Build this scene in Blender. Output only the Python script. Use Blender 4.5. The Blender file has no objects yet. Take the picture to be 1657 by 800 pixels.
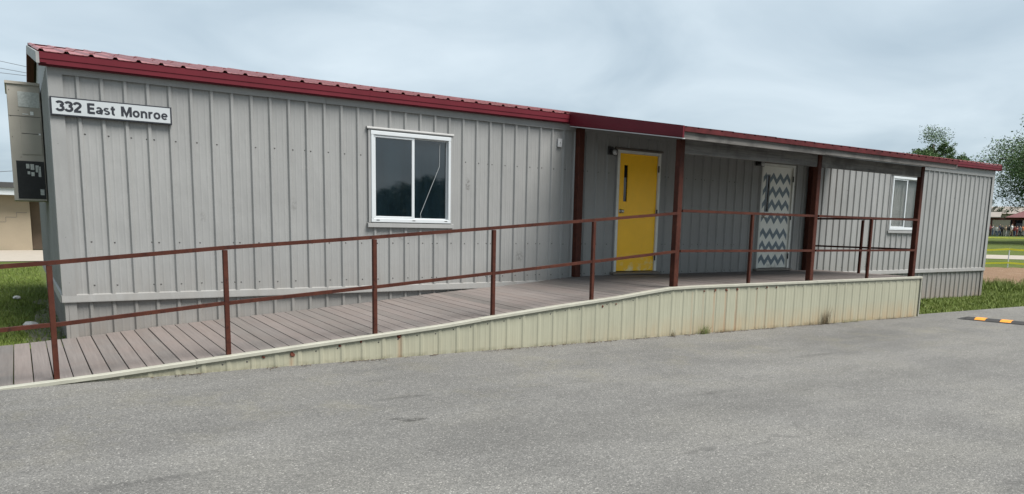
import bpy, bmesh, math, random
from mathutils import Vector, Matrix, Euler
random.seed(7)
scene = bpy.context.scene
col = scene.collection
RAD = math.radians

# ------------------------------------------------------------------ camera
CAM = Vector((-0.4107, -9.5389, 1.4277))
YAW, PITCH, ROLL = -0.58862, -0.14739, 0.020104
FPX, PPX, PPY, W0, H0 = 1194.22, 829.257, 542.265, 1657.0, 800.0
fwd = Vector((-math.sin(YAW)*math.cos(PITCH), math.cos(YAW)*math.cos(PITCH), math.sin(PITCH)))
rgt = Vector((math.cos(YAW), math.sin(YAW), 0)); upv = rgt.cross(fwd)
r2 = rgt*math.cos(ROLL) + upv*math.sin(ROLL); u2 = -rgt*math.sin(ROLL) + upv*math.cos(ROLL)
cd = bpy.data.cameras.new('camera'); cam = bpy.data.objects.new('camera', cd); col.objects.link(cam)
m = Matrix((r2, u2, -fwd)).transposed().to_4x4(); m.translation = CAM; cam.matrix_world = m
cd.sensor_fit = 'HORIZONTAL'; cd.sensor_width = 36.0; cd.lens = FPX/W0*36.0
cd.shift_x = (W0/2 - PPX)/W0; cd.shift_y = (PPY - H0/2)/W0
cd.clip_start = 0.05; cd.clip_end = 2000
scene.camera = cam

# ------------------------------------------------------------------ world, sun, exposure
SUN_EL, SUN_AZ = 58.0, 149.0       # azimuth measured clockwise from +Y
world = bpy.data.worlds.new('World'); scene.world = world; world.use_nodes = True
nt = world.node_tree; nt.nodes.clear(); N = nt.nodes.new; L = nt.links.new
wo = N('ShaderNodeOutputWorld'); bg = N('ShaderNodeBackground'); bg.inputs['Strength'].default_value = 0.05
sky = N('ShaderNodeTexSky'); sky.sky_type = 'NISHITA'; sky.sun_disc = False
sky.sun_elevation = RAD(SUN_EL); sky.sun_rotation = RAD(SUN_AZ); sky.air_density = 1.0; sky.dust_density = 2.0
tc = N('ShaderNodeTexCoord'); sx = N('ShaderNodeSeparateXYZ'); L(tc.outputs['Generated'], sx.inputs[0])
def wmath(op, a, b=None):
    n = N('ShaderNodeMath'); n.operation = op
    for k, v in enumerate((a, b)):
        if v is None: continue
        if isinstance(v, (int, float)): n.inputs[k].default_value = v
        else: L(v, n.inputs[k])
    return n.outputs[0]
zz = wmath('ADD', wmath('ABSOLUTE', sx.outputs[2]), 0.22)
cv = N('ShaderNodeCombineXYZ'); L(wmath('DIVIDE', sx.outputs[0], zz), cv.inputs[0]); L(wmath('DIVIDE', sx.outputs[1], zz), cv.inputs[1])
n1 = N('ShaderNodeTexNoise'); n1.inputs['Scale'].default_value = 1.5; n1.inputs['Detail'].default_value = 5; n1.inputs['Roughness'].default_value = 0.5; n1.inputs['Distortion'].default_value = 0.5
L(cv.outputs[0], n1.inputs['Vector'])
rp = N('ShaderNodeValToRGB'); L(n1.outputs['Fac'], rp.inputs[0])
rp.color_ramp.elements[0].position = 0.28; rp.color_ramp.elements[0].color = (1.88, 2.33, 2.68, 1)
rp.color_ramp.elements[1].position = 0.70; rp.color_ramp.elements[1].color = (2.98, 3.42, 3.7, 1)
mx = N('ShaderNodeMix'); mx.data_type = 'RGBA'; mx.inputs[0].default_value = 0.93
L(sky.outputs[0], mx.inputs[6]); L(rp.outputs[0], mx.inputs[7])
L(mx.outputs[2], bg.inputs['Color']); L(bg.outputs[0], wo.inputs['Surface'])

sd = bpy.data.lights.new('sun', 'SUN'); sd.energy = 1.5; sd.angle = RAD(32); sd.color = (1.0, 0.97, 0.93)
so = bpy.data.objects.new('sun', sd); col.objects.link(so)
az = RAD(SUN_AZ); sdir = Vector((math.sin(az)*math.cos(RAD(SUN_EL)), math.cos(az)*math.cos(RAD(SUN_EL)), math.sin(RAD(SUN_EL))))
so.rotation_euler = sdir.to_track_quat('Z', 'Y').to_euler(); so.location = (0, -20, 40)
vs = scene.view_settings; vs.view_transform = 'Standard'; vs.look = 'None'; vs.exposure = 2.3; vs.gamma = 1.0; vs.use_curve_mapping = False
scene.render.engine = 'CYCLES'

# ------------------------------------------------------------------ materials
def new_mat(name):
    m = bpy.data.materials.new(name); m.use_nodes = True
    nt = m.node_tree; b = nt.nodes['Principled BSDF']
    return m, nt, b
class G:
    """small helper to write node graphs"""
    def __init__(s, nt): s.nt = nt
    def n(s, t, **k):
        x = s.nt.nodes.new(t)
        for a, v in k.items(): setattr(x, a, v)
        return x
    def l(s, a, b): s.nt.links.new(a, b)
    def pos(s): return s.n('ShaderNodeNewGeometry').outputs['Position']
    def sep(s, v):
        x = s.n('ShaderNodeSeparateXYZ'); s.l(v, x.inputs[0]); return x.outputs
    def math(s, op, a, b=0.0, clamp=False):
        x = s.n('ShaderNodeMath', operation=op, use_clamp=clamp)
        for k, v in enumerate((a, b)):
            if isinstance(v, (int, float)): x.inputs[k].default_value = v
            else: s.l(v, x.inputs[k])
        return x.outputs[0]
    def scale(s, v, sc):
        x = s.n('ShaderNodeVectorMath', operation='MULTIPLY'); s.l(v, x.inputs[0]); x.inputs[1].default_value = sc; return x.outputs[0]
    def noise(s, v, sc, det=4, rough=0.6, dist=0.0):
        x = s.n('ShaderNodeTexNoise'); x.inputs['Scale'].default_value = sc; x.inputs['Detail'].default_value = det
        x.inputs['Roughness'].default_value = rough; x.inputs['Distortion'].default_value = dist
        if v is not None: s.l(v, x.inputs['Vector'])
        return x.outputs['Fac']
    def vor(s, v, sc, feat='F1'):
        x = s.n('ShaderNodeTexVoronoi', feature=feat); x.inputs['Scale'].default_value = sc; s.l(v, x.inputs['Vector']); return x
    def ramp(s, f, stops):
        x = s.n('ShaderNodeValToRGB'); s.l(f, x.inputs[0]); e = x.color_ramp.elements
        while len(e) < len(stops): e.new(0.5)
        for k, (p, c) in enumerate(stops):
            e[k].position = p
            c = c if isinstance(c, (tuple, list)) else (c, c, c)
            e[k].color = (*c[:3], 1)
        return x.outputs[0]
    def mix(s, f, a, b, mode='MIX'):
        x = s.n('ShaderNodeMix', data_type='RGBA', blend_type=mode)
        for k, v in ((0, f), (6, a), (7, b)):
            if isinstance(v, (int, float)): x.inputs[k].default_value = v
            elif isinstance(v, (tuple, list)): x.inputs[k].default_value = (*v[:3], 1)
            else: s.l(v, x.inputs[k])
        return x.outputs[2]
    def rand(s): return s.n('ShaderNodeObjectInfo').outputs['Random']
    def bump(s, h, st, dist, b):
        x = s.n('ShaderNodeBump'); x.inputs['Strength'].default_value = st; x.inputs['Distance'].default_value = dist
        s.l(h, x.inputs['Height']); s.l(x.outputs[0], b.inputs['Normal'])
def mul(c, k): return tuple(v*k for v in c)
MAT = {}
def simple(name, c, rough=0.6, var=0.15, sc=8.0, metal=0.0, spec=0.5, bump=0.0, objvar=0.0, fine=True):
    m, nt, b = new_mat(name); g = G(nt); p = g.pos()
    n = g.noise(p, sc, 5, 0.65)
    cc = g.ramp(n, [(0.25, mul(c, 1-var)), (0.75, mul(c, 1+var*0.7))])
    if objvar:
        cc = g.mix(1.0, cc, g.ramp(g.rand(), [(0, 1-objvar), (1, 1+objvar*0.5)]), 'MULTIPLY')
    g.l(cc, b.inputs['Base Color']); b.inputs['Roughness'].default_value = rough; b.inputs['Metallic'].default_value = metal
    b.inputs['Specular IOR Level'].default_value = spec
    if bump: g.bump(g.noise(p, sc*6, 4, 0.7), bump, 0.004, b)
    MAT[name] = m; return m

def siding(name, c, streak=0.04, dirtc=(0.16, 0.13, 0.10), zdirt=None, objvar=0.05, scuff=False):
    m, nt, b = new_mat(name); g = G(nt); p = g.pos()
    s1 = g.noise(g.scale(p, (14, 14, 0.7)), 1.0, 5, 0.65)
    s2 = g.noise(p, 1.3, 4, 0.6); s3 = g.noise(p, 60, 3, 0.6)
    cc = g.ramp(s1, [(0.28, mul(c, 1-streak)), (0.55, c), (0.8, mul(c, 1+streak*0.5))])
    cc = g.mix(1.0, cc, g.ramp(s2, [(0.3, 0.93), (0.7, 1.05)]), 'MULTIPLY')
    cc = g.mix(1.0, cc, g.ramp(s3, [(0.3, 0.97), (0.7, 1.02)]), 'MULTIPLY')
    cc = g.mix(1.0, cc, g.ramp(g.rand(), [(0, 1-objvar), (1, 1+objvar)]), 'MULTIPLY')
    # scattered scuffs and grime
    sp = g.noise(g.scale(p, (1, 1, 0.35)), 5.5, 6, 0.75)
    cc = g.mix(g.ramp(sp, [(0.66, 0.0), (0.80, 0.45)]), cc, dirtc)
    if zdirt:
        z = g.sep(p)[2]
        h = g.math('SUBTRACT', zdirt[1], z); h = g.math('DIVIDE', h, zdirt[1]-zdirt[0], True)
        h = g.math('MULTIPLY', h, g.ramp(g.noise(g.scale(p, (5, 5, 1.5)), 1.0, 5, 0.7), [(0.3, 0.15), (0.7, 1.0)]))
        cc = g.mix(g.math('MULTIPLY', h, zdirt[2]), cc, dirtc)
    if scuff:
        x, y, z = g.sep(p)
        for qx, qz, rx, rz, k in ((5.118, 2.0, 0.045, 0.11, 0.6), (2.55, 1.62, 0.05, 0.12, 0.25), (6.05, 0.95, 0.10, 0.10, 0.35), (4.05, 1.22, 0.05, 0.05, 0.3), (1.45, 1.45, 0.04, 0.10, 0.25)):
            dx = g.math('DIVIDE', g.math('SUBTRACT', x, qx), rx); dz = g.math('DIVIDE', g.math('SUBTRACT', z, qz), rz)
            d = g.math('ADD', g.math('MULTIPLY', dx, dx), g.math('MULTIPLY', dz, dz))
            f = g.math('SUBTRACT', 1.0, d, True); f = g.math('MULTIPLY', f, g.ramp(g.noise(p, 28, 5, 0.7), [(0.45, 0.0), (0.6, 1.0)]))
            cc = g.mix(g.math('MULTIPLY', f, k*1.6), cc, (0.06, 0.055, 0.05))
    g.l(cc, b.inputs['Base Color']); b.inputs['Roughness'].default_value = 0.5; b.inputs['Specular IOR Level'].default_value = 0.35
    g.bump(g.noise(g.scale(p, (3, 3, 0.8)), 1.6, 3, 0.5), 0.55, 0.03, b)
    MAT[name] = m; return m
siding('siding_grey', (0.238, 0.239, 0.233), zdirt=(0.45, 0.95, 0.35), scuff=True)
siding('skirt_grey', (0.20, 0.194, 0.183), dirtc=(0.25, 0.17, 0.11), zdirt=(-0.25, 0.35, 0.55))

# cream skirt with rust runs under the bolts and red soil splashed up from the ground
def cream_mat():
    m, nt, b = new_mat('cream_metal'); g = G(nt); p = g.pos(); x, y, z = g.sep(p)
    c = (0.300, 0.296, 0.222)
    s1 = g.noise(g.scale(p, (18, 1, 0.8)), 1.0, 5, 0.65)
    cc = g.ramp(s1, [(0.25, mul(c, 0.88)), (0.75, mul(c, 1.06))])
    cc = g.mix(1.0, cc, g.ramp(g.noise(p, 1.1, 4, 0.6), [(0.3, 0.94), (0.7, 1.05)]), 'MULTIPLY')
    soil = (0.36, 0.22, 0.10)
    far = g.math('DIVIDE', g.math('SUBTRACT', x, 5.0), 3.0, True)
    h = g.math('DIVIDE', g.math('SUBTRACT', 0.24, z), 0.34, True)
    h = g.math('MULTIPLY', h, g.ramp(g.noise(g.scale(p, (4, 1, 1.2)), 1.3, 6, 0.7), [(0.32, 0.1), (0.7, 0.9)]))
    cc = g.mix(g.math('MULTIPLY', g.math('MULTIPLY', h, 0.75), g.math('ADD', g.math('MULTIPLY', far, 0.8), 0.2)), cc, soil)
    # dark green-grey grime line at the pavement
    h2 = g.math('DIVIDE', g.math('SUBTRACT', g.math('SUBTRACT', 0.05, g.math('MULTIPLY', x, 0.0088)), z), 0.06, True)
    h2 = g.math('MULTIPLY', h2, g.ramp(g.noise(p, 9, 5, 0.7), [(0.4, 0.0), (0.62, 0.8)]))
    cc = g.mix(h2, cc, (0.12, 0.11, 0.06))
    run = None
    for bx, w, zt, k in ((1.80, 0.03, 0.10, 0.5), (2.985, 0.04, 0.20, 0.55), (7.76, 0.022, 0.54, 0.25), (7.99, 0.028, 0.54, 0.6), (8.235, 0.028, 0.54, 0.65), (8.475, 0.028, 0.54, 0.6), (8.93, 0.02, 0.54, 0.3), (9.16, 0.02, 0.54, 0.25), (7.53, 0.02, .54, .3)):
        wob = g.math('MULTIPLY', g.math('SUBTRACT', g.noise(g.scale(p, (0.1, 0.1, 6)), 1.0, 2, 0.5), 0.5), 0.03)
        d = g.math('ABSOLUTE', g.math('SUBTRACT', g.math('ADD', x, wob), bx))
        f = g.math('SUBTRACT', 1.0, g.math('DIVIDE', d, w), True)
        f = g.math('MULTIPLY', f, g.math('GREATER_THAN', zt, z))
        f = g.math('MULTIPLY', f, k)
        run = f if run is None else g.math('MAXIMUM', run, f)
    run = g.math('MULTIPLY', run, g.ramp(g.noise(g.scale(p, (30, 1, 2)), 1.0, 4, 0.7), [(0.3, 0.4), (0.6, 1.0)]))
    cc = g.mix(run, cc, (0.26, 0.12, 0.05))
    g.l(cc, b.inputs['Base Color']); b.inputs['Roughness'].default_value = 0.5; b.inputs['Specular IOR Level'].default_value = 0.35
    g.bump(g.noise(g.scale(p, (3, 3, 1)), 2.2, 3, 0.5), 0.3, 0.015, b)
    MAT['cream_metal'] = m
cream_mat()
simple('cream_trim', (0.315, 0.31, 0.255), 0.5, 0.14, 7)
simple('rust', (0.13, 0.035, 0.018), 0.85, 0.5, 60)

def red_roof():
    m, nt, b = new_mat('roof_red'); g = G(nt); p = g.pos()
    c = (0.24, 0.068, 0.066)
    cc = g.ramp(g.noise(g.scale(p, (9, 0.7, 1)), 1.0, 5, 0.65), [(0.3, mul(c, 0.85)), (0.6, c), (0.85, (0.30, 0.14, 0.13))])
    cc = g.mix(1.0, cc, g.ramp(g.rand(), [(0, 0.92), (1, 1.1)]), 'MULTIPLY')
    g.l(cc, b.inputs['Base Color']); b.inputs['Roughness'].default_value = 0.42; b.inputs['Specular IOR Level'].default_value = 0.6
    MAT['roof_red'] = m
red_roof()
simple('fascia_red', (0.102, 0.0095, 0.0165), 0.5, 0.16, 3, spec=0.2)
simple('worn_shaded_red', (0.075, 0.014, 0.015), 0.6, 0.45, 6, spec=0.15)  # worn red, base also darkened to stand in for missing direct light
def post_red():
    m, nt, b = new_mat('post_red'); g = G(nt); p = g.pos()
    cc = g.ramp(g.noise(p, 4, 5, 0.7), [(0.3, (0.042, 0.012, 0.008)), (0.7, (0.078, 0.026, 0.016))])
    cc = g.mix(g.ramp(g.noise(g.scale(p, (1, 1, 0.6)), 22, 6, 0.75), [(0.52, 0.0), (0.66, 0.9)]), cc, (0.028, 0.011, 0.009))
    g.l(cc, b.inputs['Base Color']); b.inputs['Roughness'].default_value = 0.6; b.inputs['Specular IOR Level'].default_value = 0.15
    MAT['post_red'] = m
post_red()

def wood(name, c, axis, sc=1.0):
    m, nt, b = new_mat(name); g = G(nt); p = g.pos()
    st = [(1.2, 30, 30), (30, 1.2, 30), (30, 30, 1.2)][axis]
    gr = g.noise(g.scale(p, st), sc, 5, 0.7, 0.6)
    cc = g.ramp(gr, [(0.3, mul(c, 0.42)), (0.52, c), (0.75, mul(c, 1.3))])
    cc = g.mix(g.ramp(g.noise(p, 3.0, 4, 0.6), [(0.45, 0.0), (0.65, 0.7)]), cc, mul(c, 0.35))
    g.l(cc, b.inputs['Base Color']); b.inputs['Roughness'].default_value = 0.85; g.bump(gr, 0.4, 0.004, b)
    MAT[name] = m
wood('weathered_wood', (0.13, 0.122, 0.112), 0)
wood('beam_wood', (0.15, 0.145, 0.138), 0)
wood('rafter_wood', (0.11, 0.095, 0.08), 1)

def deck_mat():
    m, nt, b = new_mat('composite_deck'); g = G(nt); p = g.pos()
    gr = g.noise(g.scale(p, (45, 1.3, 20)), 1.0, 5, 0.7)
    c = (0.156, 0.140, 0.129)
    cc = g.ramp(gr, [(0.28, mul(c, 0.78)), (0.55, c), (0.8, mul(c, 1.2))])
    tone = g.ramp(g.rand(), [(0.0, (0.72, 0.73, 0.73)), (0.18, (0.95, 0.93, 0.94)), (0.55, (1.06, 1.0, 0.99)), (0.75, (0.86, 0.86, 0.86)), (1.0, (1.16, 1.12, 1.12))])
    cc = g.mix(1.0, cc, tone, 'MULTIPLY')
    cc = g.mix(g.ramp(g.noise(p, 2.2, 5, 0.65), [(0.42, 0.0), (0.75, 0.4)]), cc, (0.14, 0.105, 0.09))
    cc = g.mix(g.ramp(g.noise(p, 40, 4, 0.8), [(0.62, 0.0), (0.75, 0.5)]), cc, (0.32, 0.295, 0.28))
    g.l(cc, b.inputs['Base Color']); b.inputs['Roughness'].default_value = 0.75; b.inputs['Specular IOR Level'].default_value = 0.3
    g.bump(gr, 0.3, 0.003, b); MAT['composite_deck'] = m
deck_mat()

def asphalt():
    m, nt, b = new_mat('asphalt'); g = G(nt); p = g.pos()
    v = g.vor(p, 120.0); c1 = g.sep(v.outputs['Color'])[0]
    v2 = g.vor(p, 210.0); c2 = g.sep(v2.outputs['Color'])[0]
    base = g.ramp(c1, [(0.0, (0.092, 0.090, 0.085)), (0.35, (0.120, 0.117, 0.110)), (0.75, (0.144, 0.140, 0.131)), (0.93, (0.168, 0.163, 0.152)), (1.0, (0.28, 0.27, 0.25))])
    fine = g.ramp(c2, [(0.0, 0.72), (0.5, 1.0), (1.0, 1.26)])
    cc = g.mix(1.0, base, fine, 'MULTIPLY')
    big = g.noise(p, 0.35, 6, 0.62, 0.3)
    cc = g.mix(1.0, cc, g.ramp(big, [(0.28, (0.76, 0.76, 0.77)), (0.5, (1.0, 1.0, 1.0)), (0.72, (1.18, 1.17, 1.13))]), 'MULTIPLY')
    mid = g.noise(g.scale(p, (0.5, 1.3, 1)), 2.1, 6, 0.7)
    cc = g.mix(1.0, cc, g.ramp(mid, [(0.3, 0.86), (0.6, 1.04)]), 'MULTIPLY')
    # dark scuffs, worn spots and hairline cracks
    scf = g.noise(g.scale(p, (1.0, 2.6, 1)), 3.2, 6, 0.72, 0.4)
    cc = g.mix(g.ramp(scf, [(0.655, 0.0), (0.72, 0.55)]), cc, (0.09, 0.088, 0.085))
    cr = g.vor(g.n('ShaderNodeVectorMath', operation='ADD').outputs[0], 0.5, 'DISTANCE_TO_EDGE')
    add = cr.inputs['Vector'].links[0].from_node; g.l(p, add.inputs[0])
    nz = g.n('ShaderNodeTexNoise'); nz.inputs['Scale'].default_value = 1.6; nz.inputs['Detail'].default_value = 6; g.l(p, nz.inputs['Vector'])
    g.l(g.scale(nz.outputs['Color'], (1.2, 1.2, 0)), add.inputs[1])
    ck = g.ramp(cr.outputs['Distance'], [(0.0, 1.0), (0.006, 0.0)])
    ck = g.math('MULTIPLY', ck, g.ramp(g.noise(p, 0.6, 3, 0.5), [(0.52, 0.0), (0.62, 0.55)]))
    cc = g.mix(ck, cc, (0.07, 0.068, 0.065))
    # worn wheel tracks running along the building, and a few dark stains
    x, y, z = g.sep(p)
    wob = g.math('MULTIPLY', g.math('SUBTRACT', g.noise(g.scale(p, (0.15, 0.15, 0)), 1.0, 2, 0.5), 0.5), 1.2)
    for yc, w, k in ((-4.6, 0.55, 1.11), (-6.3, 0.6, 1.09), (-5.4, 0.35, 0.93), (-3.1, 0.5, 0.92)):
        f = g.math('SUBTRACT', 1.0, g.math('DIVIDE', g.math('ABSOLUTE', g.math('SUBTRACT', g.math('ADD', y, wob), yc)), w), True)
        cc = g.mix(g.math('MULTIPLY', f, 0.8), cc, g.mix(1.0, cc, (k, k, k), 'MULTIPLY'))
    for qx, qy, rx, ry, k in ((1.95, -4.70, 0.13, 0.05, 0.9), (1.85, -4.62, 0.07, 0.03, 0.8), (0.1, -5.2, 0.45, 0.05, 0.38), (4.5, -7.8, 0.36, 0.2, 0.5), (0.85, -6.0, 0.16, 0.06, 0.5), (4.8, -5.1, 0.3, 0.06, 0.35), (7.6, -4.2, 0.5, 0.07, 0.35), (2.2, -4.0, 0.3, 0.05, 0.4), (3.3, -6.3, 0.2, 0.05, 0.4)):
        dx = g.math('DIVIDE', g.math('SUBTRACT', x, qx), rx); dy = g.math('DIVIDE', g.math('SUBTRACT', y, qy), ry)
        d = g.math('ADD', g.math('MULTIPLY', dx, dx), g.math('MULTIPLY', dy, dy))
        f = g.math('MULTIPLY', g.math('SUBTRACT', 1.15, d, True), g.ramp(g.noise(p, 14, 6, 0.75), [(0.38, 0.0), (0.52, 1.0)]))
        cc = g.mix(g.math('MULTIPLY', f, k), cc, (0.040, 0.039, 0.038))
    # pale yellow dusting near the ramp
    du = g.noise(p, 1.3, 6, 0.75)
    x, y, z = g.sep(p)
    near = g.math('SUBTRACT', 1.0, g.math('DIVIDE', g.math('ABSOLUTE', g.math('ADD', y, 3.6)), 1.6), True)
    cc = g.mix(g.math('MULTIPLY', g.math('MULTIPLY', near, g.ramp(du, [(0.5, 0.0), (0.8, 0.5)])), 0.6), cc, (0.25, 0.225, 0.13))
    g.l(cc, b.inputs['Base Color']); b.inputs['Roughness'].default_value = 0.9; b.inputs['Specular IOR Level'].default_value = 0.25
    h = g.math('ADD', g.math('MULTIPLY', v.outputs['Distance'], -1.0), g.math('MULTIPLY', v2.outputs['Distance'], -0.5))
    g.bump(h, 0.6, 0.006, b); MAT['asphalt'] = m
asphalt()

def turf(name, a, bcol, d):
    m, nt, b = new_mat(name); g = G(nt); p = g.pos()
    cc = g.ramp(g.noise(p, 0.8, 6, 0.7), [(0.3, a), (0.7, bcol)])
    cc = g.mix(g.ramp(g.noise(p, 2.6, 6, 0.75), [(0.52, 0.0), (0.72, 0.7)]), cc, d)
    cc = g.mix(1.0, cc, g.ramp(g.noise(p, 30, 5, 0.8), [(0.25, 0.55), (0.75, 1.3)]), 'MULTIPLY')
    g.l(cc, b.inputs['Base Color']); b.inputs['Roughness'].default_value = 0.95; b.inputs['Specular IOR Level'].default_value = 0.1
    g.bump(g.noise(p, 18, 5, 0.8), 0.8, 0.05, b); MAT[name] = m
turf('turf', (0.066, 0.092, 0.02), (0.095, 0.12, 0.032), (0.135, 0.115, 0.05))
turf('dirt', (0.17, 0.105, 0.066), (0.23, 0.155, 0.10), (0.30, 0.225, 0.165))
turf('gravel', (0.14, 0.13, 0.10), (0.21, 0.20, 0.165), (0.09, 0.10, 0.05))
simple('concrete', (0.29, 0.255, 0.21), 0.9, 0.12, 3, bump=0.2)
def blades(name, a, bcol, dry):
    m, nt, b = new_mat(name); g = G(nt); p = g.pos()
    cc = g.ramp(g.noise(p, 1.4, 5, 0.7), [(0.3, a), (0.7, bcol)])
    cc = g.mix(g.ramp(g.noise(p, 25, 3, 0.8), [(0.52, 0.0), (0.7, 0.8)]), cc, dry)
    g.l(cc, b.inputs['Base Color']); b.inputs['Roughness'].default_value = 0.6; b.inputs['Specular IOR Level'].default_value = 0.25
    MAT[name] = m
blades('grass_blade', (0.08, 0.125, 0.018), (0.14, 0.185, 0.036), (0.25, 0.225, 0.085))
blades('weed_green', (0.10, 0.13, 0.03), (0.14, 0.17, 0.05), (0.22, 0.17, 0.08))
blades('weed_dry', (0.085, 0.06, 0.03), (0.14, 0.10, 0.05), (0.06, 0.045, 0.02))
def leafmat(name, a, bcol):
    m, nt, b = new_mat(name); g = G(nt); p = g.pos()
    cc = g.ramp(g.noise(p, 1.1, 5, 0.8), [(0.3, a), (0.7, bcol)])
    g.l(cc, b.inputs['Base Color']); b.inputs['Roughness'].default_value = 0.6; b.inputs['Specular IOR Level'].default_value = 0.2
    MAT[name] = m
leafmat('leaf_mid', (0.048, 0.095, 0.03), (0.09, 0.145, 0.05))
leafmat('leaf_grey', (0.052, 0.095, 0.036), (0.095, 0.15, 0.062))
leafmat('leaf_dark', (0.03, 0.055, 0.025), (0.055, 0.085, 0.035))
simple('bark', (0.12, 0.095, 0.075), 0.9, 0.35, 5, bump=0.5)
simple('white_vinyl', (0.49, 0.515, 0.525), 0.35, 0.05, 5)
simple('door_frame_white', (0.6, 0.6, 0.56), 0.5, 0.16, 6)
simple('black_rubber', (0.028, 0.027, 0.026), 0.75, 0.4, 25)
simple('dark_metal', (0.03, 0.028, 0.027), 0.5, 0.3, 20)
simple('bronze_metal', (0.14, 0.12, 0.10), 0.45, 0.2, 10)
simple('steel', (0.5, 0.48, 0.44), 0.3, 0.1, 10, metal=0.9)
simple('interior', (0.16, 0.155, 0.145), 0.9, 0.1, 2)
simple('curtain', (0.45, 0.46, 0.46), 0.9, 0.15, 4)
simple('blind_slat', (0.70, 0.71, 0.68), 0.6, 0.05, 4)
simple('ac_grey', (0.34, 0.315, 0.27), 0.5, 0.10, 3)
simple('ac_dark', (0.016, 0.017, 0.018), 0.6, 0.4, 20)
simple('paper_white', (0.72, 0.73, 0.72), 0.7, 0.10, 60)
simple('label_plate', (0.42, 0.44, 0.42), 0.5, 0.35, 55)
simple('sign_white', (0.385, 0.41, 0.42), 0.4, 0.04, 4)
simple('sign_black', (0.012, 0.014, 0.02), 0.45, 0.1, 10)
simple('tape_orange', (0.70, 0.27, 0.02), 0.5, 0.2, 12)
simple('tape_yellow', (0.72, 0.69, 0.04), 0.5, 0.1, 3)
simple('block_beige', (0.29, 0.24, 0.17), 0.9, 0.07, 2, bump=0.15)
simple('roof_dark', (0.05, 0.05, 0.05), 0.9, 0.2, 3)
simple('door_brown', (0.17, 0.12, 0.085), 0.7, 0.15, 4)
simple('wire_black', (0.05, 0.05, 0.055), 0.7, 0.1, 2)
simple('stone_white', (0.45, 0.44, 0.42), 0.9, 0.25, 20, bump=0.6)
simple('pavilion_red', (0.11, 0.03, 0.028), 0.6, 0.2, 2)
simple('pavilion_roof', (0.22, 0.19, 0.16), 0.6, 0.2, 1)
simple('pavilion_wall', (0.36, 0.32, 0.26), 0.9, 0.1, 1)
simple('grey_cover', (0.40, 0.405, 0.41), 0.5, 0.08, 10)
simple('lamp_glass', (0.45, 0.45, 0.45), 0.3, 0.1, 5)
simple('chevron_blue', (0.125, 0.165, 0.195), 0.55, 0.12, 6)
simple('litter', (0.085, 0.062, 0.04), 0.95, 0.6, 40)
simple('soil_and_dark_sheet', (0.05, 0.04, 0.03), 0.95, 0.3, 6)

def door_paint(name, c, chip, lo, hi):
    m, nt, b = new_mat(name); g = G(nt); p = g.pos(); z = g.sep(p)[2]
    cc = g.ramp(g.noise(p, 2.5, 5, 0.7), [(0.3, mul(c, 0.93)), (0.7, mul(c, 1.03))])
    low = g.math('DIVIDE', g.math('SUBTRACT', hi, z), hi-lo, True)
    cc = g.mix(g.ramp(g.noise(g.scale(p, (1, 1, 0.5)), 7, 6, 0.75), [(0.54, 0.0), (0.74, 0.3)]), cc, mul(c, 0.68))
    f = g.math('MULTIPLY', low, g.ramp(g.noise(p, 6.5, 4, 0.65), [(0.50, 0.0), (0.64, 1.0)]))
    cc = g.mix(f, cc, chip)
    g.l(cc, b.inputs['Base Color']); b.inputs['Roughness'].default_value = 0.42; MAT[name] = m
door_paint('door_yellow', (0.95, 0.52, 0.006), (0.80, 0.68, 0.38), 0.68, 1.0)
door_paint('door_white', (0.70, 0.70, 0.64), (0.45, 0.43, 0.38), 0.68, 1.1)

def glass(name, tint, alpha, ior):
    m, nt, b = new_mat(name); g = G(nt); p = g.pos()
    cc = g.ramp(g.noise(g.scale(p, (6, 1, 0.8)), 1.0, 5, 0.7), [(0.35, mul(tint, 0.7)), (0.75, mul(tint, 1.6))])
    g.l(cc, b.inputs['Base Color']); b.inputs['Roughness'].default_value = 0.03; b.inputs['IOR'].default_value = ior
    b.inputs['Alpha'].default_value = alpha
    g.bump(g.noise(p, 0.9, 2, 0.5), 0.06, 0.02, b); MAT[name] = m
glass('window_glass', (0.006, 0.012, 0.016), 0.80, 2.0)
glass('hazy_glass', (0.10, 0.115, 0.108), 0.30, 1.5)
glass('dark_glass', (0.01, 0.011, 0.013), 1.0, 1.5)

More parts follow.
